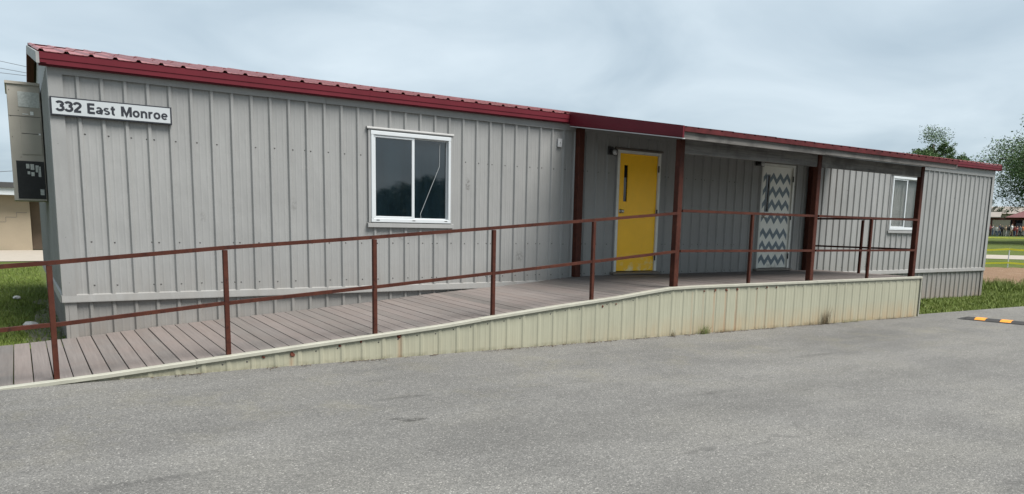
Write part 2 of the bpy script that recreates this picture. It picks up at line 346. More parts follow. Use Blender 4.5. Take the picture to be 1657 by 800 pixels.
# ------------------------------------------------------------------ mesh helpers
class MB:
    def __init__(s): s.v = []; s.f = []
    def box(s, x0, x1, y0, y1, z0, z1):
        k = len(s.v)
        s.v += [(x0,y0,z0),(x1,y0,z0),(x1,y1,z0),(x0,y1,z0),(x0,y0,z1),(x1,y0,z1),(x1,y1,z1),(x0,y1,z1)]
        s.f += [tuple(k+i for i in q) for q in ((3,2,1,0),(4,5,6,7),(0,1,5,4),(1,2,6,5),(2,3,7,6),(3,0,4,7))]
        return s
    def bbox(s, x0, x1, y0, y1, z0, z1, c=0.004):
        """box with chamfered long edges: the section perpendicular to its longest side is an octagon"""
        d = (x1-x0, y1-y0, z1-z0); ax = d.index(max(d)); o = [i for i in (0,1,2) if i != ax]
        lo = (x0,y0,z0); hi = (x1,y1,z1); a0,a1,b0,b1 = lo[o[0]],hi[o[0]],lo[o[1]],hi[o[1]]
        pr = [(a0+c,b0),(a1-c,b0),(a1,b0+c),(a1,b1-c),(a1-c,b1),(a0+c,b1),(a0,b1-c),(a0,b0+c)]
        k = len(s.v)
        for t in (lo[ax], hi[ax]):
            for p, q in pr:
                w = [0,0,0]; w[ax] = t; w[o[0]] = p; w[o[1]] = q; s.v.append(tuple(w))
        for i in range(8):
            j = (i+1) % 8; s.f.append((k+i, k+j, k+8+j, k+8+i))
        s.f.append(tuple(range(k+7, k-1, -1))); s.f.append(tuple(range(k+8, k+16))); return s
    def quad(s, a, b, c, d):
        k = len(s.v); s.v += [tuple(a), tuple(b), tuple(c), tuple(d)]; s.f.append((k,k+1,k+2,k+3)); return s
    def tri(s, a, b, c):
        k = len(s.v); s.v += [tuple(a), tuple(b), tuple(c)]; s.f.append((k,k+1,k+2)); return s
    def prism(s, poly, axis, t0, t1):
        """poly: 2-D points in the two other axes (in order), extruded along axis"""
        o = [i for i in (0,1,2) if i != axis]; k = len(s.v); n = len(poly)
        for t in (t0, t1):
            for p, q in poly:
                w = [0,0,0]; w[axis] = t; w[o[0]] = p; w[o[1]] = q; s.v.append(tuple(w))
        for i in range(n):
            j = (i+1) % n; s.f.append((k+i, k+j, k+n+j, k+n+i))
        s.f.append(tuple(range(k+n-1, k-1, -1))); s.f.append(tuple(range(k+n, k+2*n))); return s
    def tube(s, pts, r, sides=8):
        pts = [Vector(p) for p in pts]; rs = r if isinstance(r, (list, tuple)) else [r]*len(pts)
        k = len(s.v); n = len(pts)
        for i, p in enumerate(pts):
            d = (pts[min(i+1, n-1)] - pts[max(i-1, 0)]); d = d.normalized() if d.length > 1e-9 else Vector((0,0,1))
            a = d.orthogonal().normalized() if abs(d.z) > 0.95 else Vector((0,0,1)).cross(d).normalized(); b = d.cross(a)
            for q in range(sides):
                t = 2*math.pi*q/sides + math.pi/sides; s.v.append(tuple(p + (a*math.cos(t) + b*math.sin(t))*rs[i]))
        for i in range(n-1):
            for q in range(sides):
                w = (q+1) % sides; s.f.append((k+i*sides+q, k+i*sides+w, k+(i+1)*sides+w, k+(i+1)*sides+q))
        s.f.append(tuple(range(k+sides-1, k-1, -1))); s.f.append(tuple(range(k+(n-1)*sides, k+n*sides))); return s
    def beam(s, a, b, w, h):
        """rectangular bar between two points, w across, h upright"""
        a = Vector(a); b = Vector(b); d = (b-a).normalized()
        side = Vector((0,0,1)).cross(d); side = side.normalized() if side.length > 1e-6 else Vector((1,0,0)); up = d.cross(side)
        k = len(s.v)
        for p in (a, b):
            for q, t in ((-1,-1),(1,-1),(1,1),(-1,1)): s.v.append(tuple(p + side*(q*w/2) + up*(t*h/2)))
        s.f += [(k,k+1,k+5,k+4),(k+1,k+2,k+6,k+5),(k+2,k+3,k+7,k+6),(k+3,k,k+4,k+7),(k+3,k+2,k+1,k),(k+4,k+5,k+6,k+7)]; return s
    def mesh(s, name):
        me = bpy.data.meshes.new(name); me.from_pydata(s.v, [], s.f); me.validate(); me.update()
        bm = bmesh.new(); bm.from_mesh(me); bmesh.ops.recalc_face_normals(bm, faces=bm.faces); bm.to_mesh(me); bm.free()
        return me
    def build(s, name, mat, parent=None, loc=(0,0,0), rot=None, smooth=False):
        me = s.mesh(name)
        if mat: me.materials.append(MAT[mat])
        if smooth:
            for p in me.polygons: p.use_smooth = True
        return put(name, me, parent, loc, rot)
def put(name, me, parent=None, loc=(0,0,0), rot=None):
    o = bpy.data.objects.new(name, me); col.objects.link(o); o.location = loc
    if rot: o.rotation_euler = rot
    if parent: o.parent = parent
    return o
def tag(o, label, cat, group=None, kind=None):
    o['label'] = label; o['category'] = cat
    if group: o['group'] = group
    if kind: o['kind'] = kind
    return o
def thing(name, label, cat, loc=(0,0,0), rz=0.0, group=None):
    o = bpy.data.objects.new(name, None); col.objects.link(o); o.location = loc; o.rotation_euler = (0,0,rz)
    o.empty_display_size = 0.2
    return tag(o, label, cat, group)
def copy_tree(o, parent=None):
    c = o.copy(); col.objects.link(c); c.parent = parent
    for ch in list(o.children): copy_tree(ch, c)
    return c
def struct(o): o['kind'] = 'structure'; return o
def lerp_tab(tab, x):
    if x <= tab[0][0]: return tab[0][1]
    for (a, u), (b, v) in zip(tab, tab[1:]):
        if x <= b: return u + (v-u)*(x-a)/(b-a)
    return tab[-1][1]

# ------------------------------------------------------------------ ground
def terrain(x):
    return lerp_tab([(0, 0.0), (24, -0.211), (110, 1.51), (400, 1.6)], x) if x > 0 else 0.0
XB = [-400, -60, 0, 24, 110, 400, 900]; YB = [-600, -60, 0, 60, 700]
def strip_sheet(name, mat, x0, x1, y0, y1, dz):
    mb = MB(); xs = sorted({x0, x1, *[x for x in XB if x0 < x < x1]})
    for a, b in zip(xs, xs[1:]):
        mb.quad((a,y0,terrain(a)+dz), (b,y0,terrain(b)+dz), (b,y1,terrain(b)+dz), (a,y1,terrain(a)+dz))
    return struct(mb.build(name, mat))
strip_sheet('ground', 'turf', -400, 900, -600, 700, -0.02)
strip_sheet('road', 'asphalt', -60, 60, -40, -2.06, 0.0)
# strips seen beyond the far end, laid out across the line of sight there
E1 = Vector((0.92069, 0.39029, 0)); E2 = Vector((0.39029, -0.92069, 0)); O2 = Vector((CAM.x, CAM.y, 0))
def P2(t, s, dz=0.0):
    q = O2 + E1*t + E2*s; return Vector((q.x, q.y, terrain(q.x) + dz))
def cross_strip(name, mat, t0, t1, s0, s1, dz, wob=0.25, n=60):
    mb = MB(); rnd = random.Random(5); rows = []
    for i in range(n+1):
        s = s0 + (s1-s0)*i/n
        a = t0 + rnd.uniform(-wob, wob); b = t1 + rnd.uniform(-wob, wob)
        rows.append([P2(a + (b-a)*k/6, s, dz) for k in range(7)])
    for i in range(n):
        for k in range(6): mb.quad(rows[i][k], rows[i+1][k], rows[i+1][k+1], rows[i][k+1])
    return struct(mb.build(name, mat))
cross_strip('dirt_ground', 'dirt', 28.6, 39.3, -16, 3.0, -0.006, 0.45)
cross_strip('pavement', 'concrete', 47.5, 52.6, -30, 30, -0.004, 0.0, 6)
# path to the block building, left
mb = MB(); mb.quad((-30,16.6,0), (0.3,18.6,0), (1.6,27.5,0), (-0.6,27.5,0)); mb.tri((-30,16.6,0), (-0.6,27.5,0), (-30,19.2,0))
struct(mb.build('path', 'concrete'))
mb = MB(); rnd = random.Random(3); pts = []
for i in range(12):
    y = 0.15 + i*0.5; pts.append((y, -0.04 - rnd.uniform(0.02, 0.28) - (0.22 if i < 7 else 0.0)))
for (a, u), (b, v) in zip(pts, pts[1:]): mb.quad((u,a,-0.012), (0.3,a,-0.012), (0.3,b,-0.012), (v,b,-0.012))
struct(mb.build('gravel_strip', 'gravel'))

# ------------------------------------------------------------------ ribbed metal sheet
RIB = 0.2286; PW = 4*RIB
def profile(nrib, lap=True, rh=0.0225):
    """(x, height) across a sheet starting on a rib crest; the last rib laps over the next sheet's first"""
    pts = []
    for i in range(nrib+1):
        c = i*RIB; e = 0.0015 if (i == nrib and lap) else 0.0
        rib = [(c-0.030, e*0.5), (c-0.013, rh+e), (c+0.013, rh+e), (c+0.030, e)]
        if i == 0: rib = rib[1:] if False else rib
        pts += rib
        if i < nrib:
            for q in (1/3, 2/3):
                pts += [(c+q*RIB-0.014, 0), (c+q*RIB, 0.0022), (c+q*RIB+0.014, 0)]
    return pts
def sheet(nrib, z0, z1, holes=(), x_off=0.0, rh=0.0225, clip=None):
    """upright ribbed sheet facing -Y; z0/z1 may be functions of world x; holes are (xa, xb, za, zb) in sheet x"""
    pr = profile(nrib, True, rh)
    if clip: pr = [p for p in pr if clip[0] <= p[0] <= clip[1]]
    xs = {p[0] for p in pr}
    for h in holes: xs |= {x for x in h[:2] if pr[0][0] < x < pr[-1][0]}
    xs = sorted(xs); mb = MB()
    def hh(x):
        for (a, u), (b, v) in zip(pr, pr[1:]):
            if a <= x <= b: return u + (v-u)*((x-a)/(b-a) if b > a else 0)
        return 0
    f0 = z0 if callable(z0) else (lambda x: z0); f1 = z1 if callable(z1) else (lambda x: z1)
    for a, b in zip(xs, xs[1:]):
        mid = (a+b)/2; cuts = [h for h in holes if h[0] < mid < h[1]]
        if cuts:
            h = cuts[0]; segs = [((f0(a+x_off), f0(b+x_off)), (h[2], h[2])), ((h[3], h[3]), (f1(a+x_off), f1(b+x_off)))]
        else: segs = [((f0(a+x_off), f0(b+x_off)), (f1(a+x_off), f1(b+x_off)))]
        for (la, lb), (ua, ub) in segs:
            mb.quad((a,-hh(a),la), (b,-hh(b),lb), (b,-hh(b),ub), (a,-hh(a),ua))
    # return edges so the sheet has a thickness at both sides
    mb.quad((xs[0],-hh(xs[0]),f0(xs[0]+x_off)), (xs[0],-hh(xs[0]),f1(xs[0]+x_off)), (xs[0],0.0,f1(xs[0]+x_off)), (xs[0],0.0,f0(xs[0]+x_off)))
    return mb

# ------------------------------------------------------------------ portable classroom
XL, XR, DEP = -0.035, 21.086, 7.3
ZS0, ZT0, ZT1, ZW1 = -0.30, 0.482, 0.56, 3.03
def tilt(x): return 0.0046*x
bld = thing('portable_classroom', 'long grey ribbed metal portable classroom with low red metal roof', 'building')
WIN = [(3.598, 4.815, 1.433, 2.646), (16.29, 17.53, 1.495, 2.714)]
DOORS = [(7.973, 8.963, 0.635, 2.706), (11.680, 12.697, 0.635, 2.722)]
OPEN = WIN + DOORS
wall_me = None; skirt_me = None
NP = 23
for k in range(NP):
    x = k*PW
    holes = [(a-x, b-x, c, d) for a, b, c, d in OPEN if a < x+PW+0.03 and b > x-0.03]
    if holes:
        me = sheet(4, ZT1-0.01, ZW1+0.10, holes).mesh('wall_panel'); me.materials.append(MAT['siding_grey'])
    else:
        if wall_me is None:
            wall_me = sheet(4, ZT1-0.01, ZW1+0.10).mesh('wall_panel'); wall_me.materials.append(MAT['siding_grey'])
        me = wall_me
    put('wall_panel', me, bld, (x, 0, 0))
    if skirt_me is None:
        skirt_me = sheet(4, ZS0, ZT0+0.02).mesh('skirt_panel'); skirt_me.materials.append(MAT['skirt_grey'])
    put('skirt_panel', skirt_me, bld, (x, 0.014, 0))
# end walls (turned 90 degrees): left end faces -X, right end faces +X
end_me = sheet(4, ZT1-0.01, ZW1+0.06).mesh('end_wall_panel'); end_me.materials.append(MAT['siding_grey'])
for k in range(8):
    y = 8*PW + 0.012 - k*PW
    put('end_wall_panel', end_me, bld, (XL+0.02, y, 0), (0, 0, -math.pi/2))
    put('skirt_panel', skirt_me, bld, (XL+0.045, y, 0), (0, 0, -math.pi/2))
    put('end_wall_panel', end_me, bld, (XR-0.02, y-PW, 0), (0, 0, math.pi/2))
    put('skirt_panel', skirt_me, bld, (XR-0.045, y-PW, 0), (0, 0, math.pi/2))
for X in (XL+0.022, XR-0.022):        # gable triangles above the eaves
    mb = MB(); mb.prism([(0.0, 3.0), (DEP, 3.0), (DEP/2, 3.77)], 0, X-0.008, X+0.008)
    mb.v = [(a, b, c + tilt(a)*0.6) for a, b, c in mb.v]
    mb.build('gable', 'siding_grey', bld)
# back wall and inner shell, so the panes look into a dim room
MB().box(XL+0.03, XR-0.03, DEP-0.02, DEP+0.02, ZS0, 3.1).build('back_wall', 'siding_grey', bld)
MB().box(0.05, 21.0, 0.10, DEP-0.1, 0.50, 0.60).build('floor', 'interior', bld)
MB().box(0.05, 21.0, 0.10, DEP-0.1, 2.98, 3.02).build('ceiling', 'interior', bld)
MB().box(0.05, 21.0, 4.2, 4.3, 0.60, 2.98).build('partition', 'interior', bld)
for X in (6.5, 14.4): MB().box(X, X+0.1, 0.10, 4.2, 0.60, 2.98).build('partition', 'interior', bld)
# inner lining of the front wall with the openings left free
mb = MB(); xs = sorted({0.05, 21.0, *[v for o in OPEN for v in o[:2]]})
for a, b in zip(xs, xs[1:]):
    h = [o for o in OPEN if o[0] <= (a+b)/2 <= o[1]]
    if h:
        if h[0][2] > 0.62: mb.box(a, b, 0.03, 0.10, 0.60, h[0][2])
        mb.box(a, b, 0.03, 0.10, h[0][3], 2.98)
    else: mb.box(a, b, 0.03, 0.10, 0.60, 2.98)
mb.build('wall_lining', 'interior', bld)
# corner trims, with the dent-free flat faces wrapping the corner
for X, s in ((XL, 1), (XR, -1)):
    mb = MB()
    a, b = (X-0.012, X+0.125) if s > 0 else (X-0.115, X+0.012)
    mb.box(a, b, -0.031, -0.0265, ZT1-0.004, 3.03)
    if s > 0: mb.box(X-0.012, X-0.006, -0.0265, 0.11, ZT1-0.004, 3.03)
    else: mb.box(X+0.006, X+0.012, -0.0265, 0.11, ZT1-0.004, 3.03)
    mb.build('corner_trim', 'siding_grey', bld)
    mb = MB()
    mb.box(a+0.018, b-0.005, -0.014, -0.0085, ZS0, ZT0-0.002); mb.box(*((X+0.004, X+0.009) if s > 0 else (X-0.009, X-0.004)), -0.0085, 0.11, ZS0, ZT0-0.002)
    mb.build('skirt_corner_trim', 'skirt_grey', bld)
# base trim: sloped drip flashing in lengths
n = 7; ln = (XR-XL+0.04)/n
for k in range(n):
    a = XL-0.02 + k*ln; o = 0.0015*(k % 2)
    mb = MB(); mb.prism([(0.0, ZT1+0.012), (-0.030-o, ZT1), (-0.040-o, ZT0+0.010), (-0.040-o, ZT0), (0.0, ZT0)], 0, a, a+ln-0.002)
    mb.build('base_trim', 'siding_grey', bld)
for X, s in ((XL, -1), (XR, 1)):
    mb = MB(); mb.prism([(X, ZT1+0.012), (X+s*0.022, ZT1), (X+s*0.034, ZT0), (X, ZT0)], 1, -0.002, DEP)
    mb.build('base_trim', 'siding_grey', bld)
# frieze strip under the eave
for k in range(n):
    a = XL + k*ln; mb = MB(); mb.box(a, min(a+ln-0.002, XR), -0.0320-0.001*(k % 2), -0.0268, 2.925, 3.03+tilt(a+ln/2))
    mb.build('frieze_trim', 'siding_grey', bld)
# screws
def screw(mb, x, y, z, r=0.0105):
    k = len(mb.v); mb.v.append((x, y-0.006, z))
    for q in range(6): mb.v.append((x+r*math.cos(q*1.0472), y, z+r*math.sin(q*1.0472)))
    for q in range(6): mb.f.append((k, k+1+q, k+1+(q+1) % 6))
mb = MB(); rnd = random.Random(11)
for z in (2.318, 1.148, 0.66):
    for i in range(1, 92):
        x = i*RIB + 0.042 + rnd.uniform(-0.006, 0.006)
        if any(a-0.05 < x < b+0.05 and c-0.05 < z < d+0.05 for a, b, c, d in OPEN): continue
        if x > XR-0.05 or rnd.random() < 0.06: continue
        screw(mb, x, -0.0005, z + rnd.uniform(-0.004, 0.004))
        if i % 4 == 0: screw(mb, x-0.075, -0.0005, z + rnd.uniform(-0.004, 0.004))
for k in range(4): screw(mb, 0.01+0.006*k, -0.027, 2.2-0.5*k)
mb.build('screw', 'dark_metal', bld)['kind'] = 'stuff'

# --- roof
EY, EZ, RY = -0.13, 3.128, DEP/2
RZ = 3.868
def rang(x): return math.atan((RZ - EZ - tilt(x))/(RY-EY))
SL = 0.198; SLEN = (RY-EY)*math.sqrt(1+SL*SL); SANG = math.atan(SL)
def roof_sheet(nrib, length, name, mat='roof_red', lap=None):
    pr = profile(nrib); mb = MB()
    for (a, u), (b, v) in zip(pr, pr[1:]):
        mb.quad((a,0,u+tilt(a)), (b,0,v+tilt(b)), (b,length,v+tilt(b)), (a,length,u+tilt(a)))
        mb.quad((a,0,u+tilt(a)), (a,0,u-0.004+tilt(a)), (b,0,v-0.004+tilt(b)), (b,0,v+tilt(b)))
    me = mb.mesh(name); me.materials.append(MAT[mat]); return me
lowl = 2.2
rme = roof_sheet(4, lowl, 'roof_panel'); rme2 = roof_sheet(4, SLEN-lowl+0.12, 'upper_roof_panel')
rme3 = roof_sheet(4, SLEN, 'rear_roof_panel')
RX0 = XL - 0.085
for k in range(NP+1):
    x = RX0 + 0.03 + k*PW
    if k == NP:
        rme = roof_sheet(1, lowl, 'roof_panel'); rme2 = roof_sheet(1, SLEN-lowl+0.12, 'upper_roof_panel'); rme3 = None
    A_ = rang(x); put('roof_panel', rme, bld, (x, EY, EZ+tilt(x)), (A_, 0, 0))
    y0 = lowl-0.12
    put('upper_roof_panel', rme2, bld, (x, EY+y0*math.cos(A_)-0.006, EZ+tilt(x)+y0*math.sin(A_)+0.007), (A_, 0, 0))
    if rme3:
        o = put('rear_roof_panel', rme3, bld, (x+PW, DEP-EY, EZ+tilt(x)), (A_, 0, math.pi))
ROOFR = RX0 + 0.03 + NP*PW + RIB + 0.03
n = 7; ln = (ROOFR-RX0)/n
for k in range(n):
    a = RX0 + k*ln; mb = MB(); z = RZ+0.026+0.003*(k % 2); zt = 0.0
    mb.v += [(a,RY-0.16,z-0.033),(a,RY,z),(a,RY+0.16,z-0.033),(a+ln+0.03,RY-0.16,z-0.033+zt),(a+ln+0.03,RY,z+zt),(a+ln+0.03,RY+0.16,z-0.033+zt)]
    mb.f += [(0,3,4,1),(1,4,5,2)]
    mb.build('ridge_cap', 'roof_red', bld)
# eave fascia (two-step red trim)
for (a, b) in ((RX0, 3.55), (3.552, 6.88), (6.882, 13.98), (13.982, ROOFR-0.02)):
    z0 = 2.998; mb = MB()
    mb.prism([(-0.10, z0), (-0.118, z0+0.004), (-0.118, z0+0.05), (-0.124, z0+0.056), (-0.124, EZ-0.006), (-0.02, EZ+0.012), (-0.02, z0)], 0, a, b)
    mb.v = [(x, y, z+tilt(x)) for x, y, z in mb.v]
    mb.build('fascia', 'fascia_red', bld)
# soffit return
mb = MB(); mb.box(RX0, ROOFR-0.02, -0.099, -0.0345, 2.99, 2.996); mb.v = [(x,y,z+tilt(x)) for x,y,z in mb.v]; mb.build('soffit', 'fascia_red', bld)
# rakes, front and back slope, both ends
for X, s in ((RX0, -1), (ROOFR-0.03, 1)):
    t = tilt(X)
    for back in (0, 1):
        ya, yb = (EY, RY) if not back else (DEP-EY, RY)
        mb = MB(); x0, x1 = (X-0.02, X+0.01) if s < 0 else (X+0.005, X+0.035)
        pts = [(ya, EZ-0.125+t), (ya, EZ-0.012+t), (yb, RZ-0.012), (yb, RZ-0.125)]
        mb.prism(pts, 0, x0, x1); mb.build('rake_board', 'siding_grey' if (s < 0 and not back) else 'fascia_red', bld)
    mb = MB(); a, b = (X+0.012, XL-0.014) if s < 0 else (XR+0.014, X+0.003)
    for ya, yb in ((EY, RY), (DEP-EY, RY)):
        mb.quad((a,ya,EZ-0.115+t), (b,ya,EZ-0.115+t), (b,yb,RZ-0.115), (a,yb,RZ-0.115))
    mb.build('soffit', 'fascia_red', bld)

# --- windows
def make_window(i, x0, x1, z0, z1, glassm):
    fr = MB(); w = 0.040; xm = (x0+x1)/2 + (0.02 if i == 0 else 0.0)
    # outer frame, four beaded bars
    for a, b, c, d in ((x0,x1,z1-w*1.35,z1),(x0,x1,z0,z0+w*1.35),(x0,x0+w,z0+w*1.35,z1-w*1.35),(x1-w,x1,z0+w*1.35,z1-w*1.35)):
        fr.bbox(a, b, -0.040, 0.055, c, d, 0.006)
    f = fr.build('window', 'white_vinyl', bld)
    ia, ib, ja, jb = x0+w, x1-w, z0+w*1.35, z1-w*1.35
    # left sash stands forward, right light is fixed behind it
    sash = MB(); v = 0.030
    for a, b, c, d in ((ia,xm+0.02,jb-v,jb),(ia,xm+0.02,ja,ja+v),(ia,ia+v,ja+v,jb-v),(xm-0.022,xm+0.02,ja+v,jb-v)):
        sash.bbox(a, b, -0.026, 0.002, c, d, 0.004)
    sash.build('sash', 'white_vinyl', f)
    MB().box(ia+v, xm-0.022, -0.012, -0.006, ja+v, jb-v).build('pane', glassm, f)
    mb = MB()
    for a, b, c, d in ((xm+0.021,ib,jb-0.014,jb),(xm+0.021,ib,ja,ja+0.014),(ib-0.016,ib,ja+0.014,jb-0.014)): mb.box(a, b, 0.008, 0.036, c, d)
    mb.build('bead', 'white_vinyl', f)
    MB().box(xm+0.010, ib-0.014, 0.018, 0.024, ja+0.012, jb-0.012).build('pane', glassm, f)
    # flashing over the head and folded sill trim
    mb = MB(); mb.prism([(0.0, z1+0.055), (-0.030, z1+0.048), (-0.044, z1+0.030), (-0.044, z1+0.020), (0.0, z1+0.020)], 0, x0-0.055, x1+0.05); mb.build('head_flashing', 'siding_grey', f)
    mb = MB(); mb.prism([(0.0, z0-0.004), (-0.050, z0-0.014), (-0.054, z0-0.066), (0.0, z0-0.070)], 0, x0-0.055, x1+0.05); mb.build('sill', 'siding_grey', f)
    mb = MB(); mb.box(x0-0.035, x0-0.002, -0.030, 0.0, z0-0.003, z1+0.019); mb.box(x1+0.002, x1+0.03, -0.030, 0.0, z0-0.003, z1+0.019); mb.box(x0-0.035, x1+0.03, -0.0295, 0.0, z1+0.001, z1+0.0195)
    mb.build('side_trim', 'siding_grey', f)
    return f, (ia, ib, ja, jb, xm)
w1, q = make_window(0, *WIN[0], 'window_glass')
ia, ib, ja, jb, xm = q
for a in (x for x in (WIN[0][0]+0.07, xm-0.02, WIN[0][1]-0.10)): MB().box(a, a+0.045, -0.0425, -0.040, WIN[0][2]+0.026, WIN[0][2]+0.035).build('weep_hole', 'dark_metal', w1)
mb = MB(); mb.tube([(ib-0.115,0.014,jb-0.03), (ib-0.12,0.014,jb-0.36), (xm+0.13,0.014,ja+0.07), (xm+0.14,0.014,ja+0.015)], 0.0026, 6); mb.build('cord', 'curtain', w1)
mb = MB()
for k in range(5):
    xa = ib-0.085+k*0.02; mb.quad((xa,0.07+0.012*(k%2),ja), (xa+0.02,0.07+0.012*((k+1)%2),ja), (xa+0.02,0.07+0.012*((k+1)%2),jb), (xa,0.07+0.012*(k%2),jb))
mb.build('curtain', 'curtain', w1)
w2, q = make_window(1, *WIN[1], 'hazy_glass')
ia, ib, ja, jb, xm = q
mb = MB()
for k in range(44):
    z = ja+0.01+k*(jb-ja-0.03)/43; mb.quad((ia+0.02,0.062,z), (xm+0.02,0.062,z), (xm+0.02,0.082,z+0.018), (ia+0.02,0.082,z+0.018))
mb.build('blind', 'blind_slat', w2)
mb = MB(); rnd = random.Random(2)
for k in range(12):
    xa = xm+0.03+k*(ib-xm-0.04)/12; xb = xm+0.03+(k+1)*(ib-xm-0.04)/12
    mb.quad((xa,0.075+0.02*(k%2),ja), (xb,0.075+0.02*((k+1)%2),ja), (xb,0.075+0.02*((k+1)%2),jb), (xa,0.075+0.02*(k%2),jb))
mb.build('curtain', 'curtain', w2)

# --- doors
def make_door(x0, x1, z0, z1, paint, zig):
    leaf = MB(); fw = 0.05; a, b, c, d = x0+fw, x1-fw, z0+0.055, z1-fw
    la = a+0.115 if not zig else a+0.13; lb = la+0.095; lc, ld = (1.86, 2.47) if not zig else (1.80, 2.50)
    for q in ((a+0.004,la,c,d),(lb,b-0.004,c,d),(la,lb,c,lc),(la,lb,ld,d)): leaf.box(q[0], q[1], -0.004, 0.038, q[2], q[3])
    o = leaf.build('door', paint, bld)
    mb = MB(); mb.box(x0, a, -0.034, 0.06, z0+0.045, z1); mb.box(b, x1, -0.034, 0.06, z0+0.045, z1); mb.box(a, b, -0.0335, 0.06, d+0.003, z1-0.0005)
    mb.box(a, a+0.012, 0.039, 0.06, c, d); mb.box(b-0.012, b, 0.039, 0.06, c, d)
    mb.build('door_frame', 'door_frame_white', o)
    mb = MB(); mb.prism([(-0.10, z0+0.0), (-0.10, z0+0.02), (-0.02, z0+0.043), (0.07, z0+0.043), (0.07, z0)], 0, x0-0.06, x1+0.04); mb.build('threshold', 'bronze_metal', o)
    MB().box(la+0.004, lb-0.004, 0.010, 0.016, lc+0.004, ld-0.004).build('vision_pane', 'dark_glass', o)
    mb = MB()
    for q in ((la-0.012,la+0.004,lc-0.012,ld+0.012),(lb-0.004,lb+0.012,lc-0.012,ld+0.012),(la+0.004,lb-0.004,lc-0.012,lc+0.004),(la+0.004,lb-0.004,ld-0.004,ld+0.012)): mb.box(q[0], q[1], -0.010, -0.0045, q[2], q[3])
    mb.build('vision_frame', paint if not zig else 'chevron_blue', o)
    for zc in (c+0.23, (c+d)/2+0.02, d-0.22):
        mb = MB(); mb.tube([(b-0.002,-0.041,zc-0.055), (b-0.002,-0.041,zc+0.055)], 0.012, 8); mb.box(b-0.018, b+0.014, -0.0385, -0.0345, zc-0.055, zc+0.055); mb.build('hinge', 'dark_metal', o)
    kz = 1.70; kx = a+0.075
    mb = MB()
    for r, y0 in ((0.036, -0.004), (0.034, -0.012), (0.014, -0.014), (0.014, -0.04), (0.027, -0.045), (0.031, -0.058), (0.026, -0.072), (0.008, -0.078)):
        k = len(mb.v)
        for q in range(14): mb.v.append((kx+r*math.cos(q*math.tau/14), y0, kz+r*math.sin(q*math.tau/14)))
        if k:
            for q in range(14): mb.f.append((k-14+q, k-14+(q+1)%14, k+(q+1)%14, k+q))
    mb.f.append(tuple(range(len(mb.v)-14, len(mb.v)))); mb.build('knob', 'steel', o, smooth=True)
    mb = MB(); mb.prism([(-0.0, z1+0.045), (-0.025, z1+0.04), (-0.036, z1+0.02), (-0.036, z1+0.008), (0.0, z1+0.008)], 0, x0-0.05, x1+0.05); mb.build('drip_cap', 'bronze_metal', o)
    MB().box(x0-0.022, x0-0.001, -0.028, 0, z0+0.045, z1+0.007).build('side_trim', 'siding_grey', o)
    MB().box(x1+0.001, x1+0.022, -0.028, 0, z0+0.045, z1+0.007).build('side_trim', 'siding_grey', o)
    if zig:
        hgt = d-c; rnd = random.Random(4)
        for r, fr in enumerate((0.115, 0.245, 0.375, 0.505, 0.660, 0.785, 0.920)):
            zc = d - fr*hgt; mb = MB(); npk = 4; amp = 0.062; th = 0.108; m0 = a+0.012; m1 = b-0.05
            xs = [m0 + (m1-m0)*k/(2*npk) for k in range(2*npk+1)]
            ys = [(-amp if k % 2 == 0 else amp) + rnd.uniform(-0.006, 0.006) for k in range(2*npk+1)]
            parts_ = {}
            for k in range(2*npk):
                xa, xb = xs[k], xs[k+1]; ya, yb = zc+ys[k], zc+ys[k+1]
                # leave the pane free
                segs = [(xa, xb)]
                if zc-0.1 < ld and zc+0.1 > lc:
                    segs = []
                    if xa < la-0.013: segs.append((xa, min(xb, la-0.013)))
                    if xb > lb+0.013: segs.append((max(xa, lb+0.013), xb))
                for sa, sb in segs:
                    u = ya + (yb-ya)*(sa-xa)/(xb-xa); v = ya + (yb-ya)*(sb-xa)/(xb-xa)
                    p = [(sa,-0.0065,u-th/2), (sb,-0.0065,v-th/2), (sb,-0.0065,v+th/2), (sa,-0.0065,u+th/2)]
                    side = 0 if (sb <= la and zc-0.1 < ld and zc+0.1 > lc) else 1; mb = parts_.setdefault(side, MB()); i0 = len(mb.v); mb.v += p + [(x, -0.0038, z) for x, _, z in p]
                    mb.f += [(i0,i0+1,i0+2,i0+3), (i0+4,i0+5,i0+6,i0+7), (i0,i0+1,i0+5,i0+4), (i0+3,i0+2,i0+6,i0+7)]
            for q in parts_.values(): q.build('chevron_stripe', 'chevron_blue', o)
    return o
d1 = make_door(*DOORS[0], 'door_yellow', False); d1['label'] = 'yellow metal door with narrow vision pane'
d2 = make_door(*DOORS[1], 'door_white', True); d2['label'] = 'white door painted with blue-grey zigzag stripes'
# blank electrical cover near the porch
mb = MB(); mb.bbox(6.722, 6.803, -0.034, -0.0, 2.66, 2.785, 0.003); mb.box(6.752, 6.773, -0.037, -0.034, 2.712, 2.733)
mb.build('cover_plate', 'grey_cover', bld)
MB().box(6.757, 6.768, -0.039, -0.0372, 2.717, 2.728).build('cover_slot', 'dark_metal', bld)

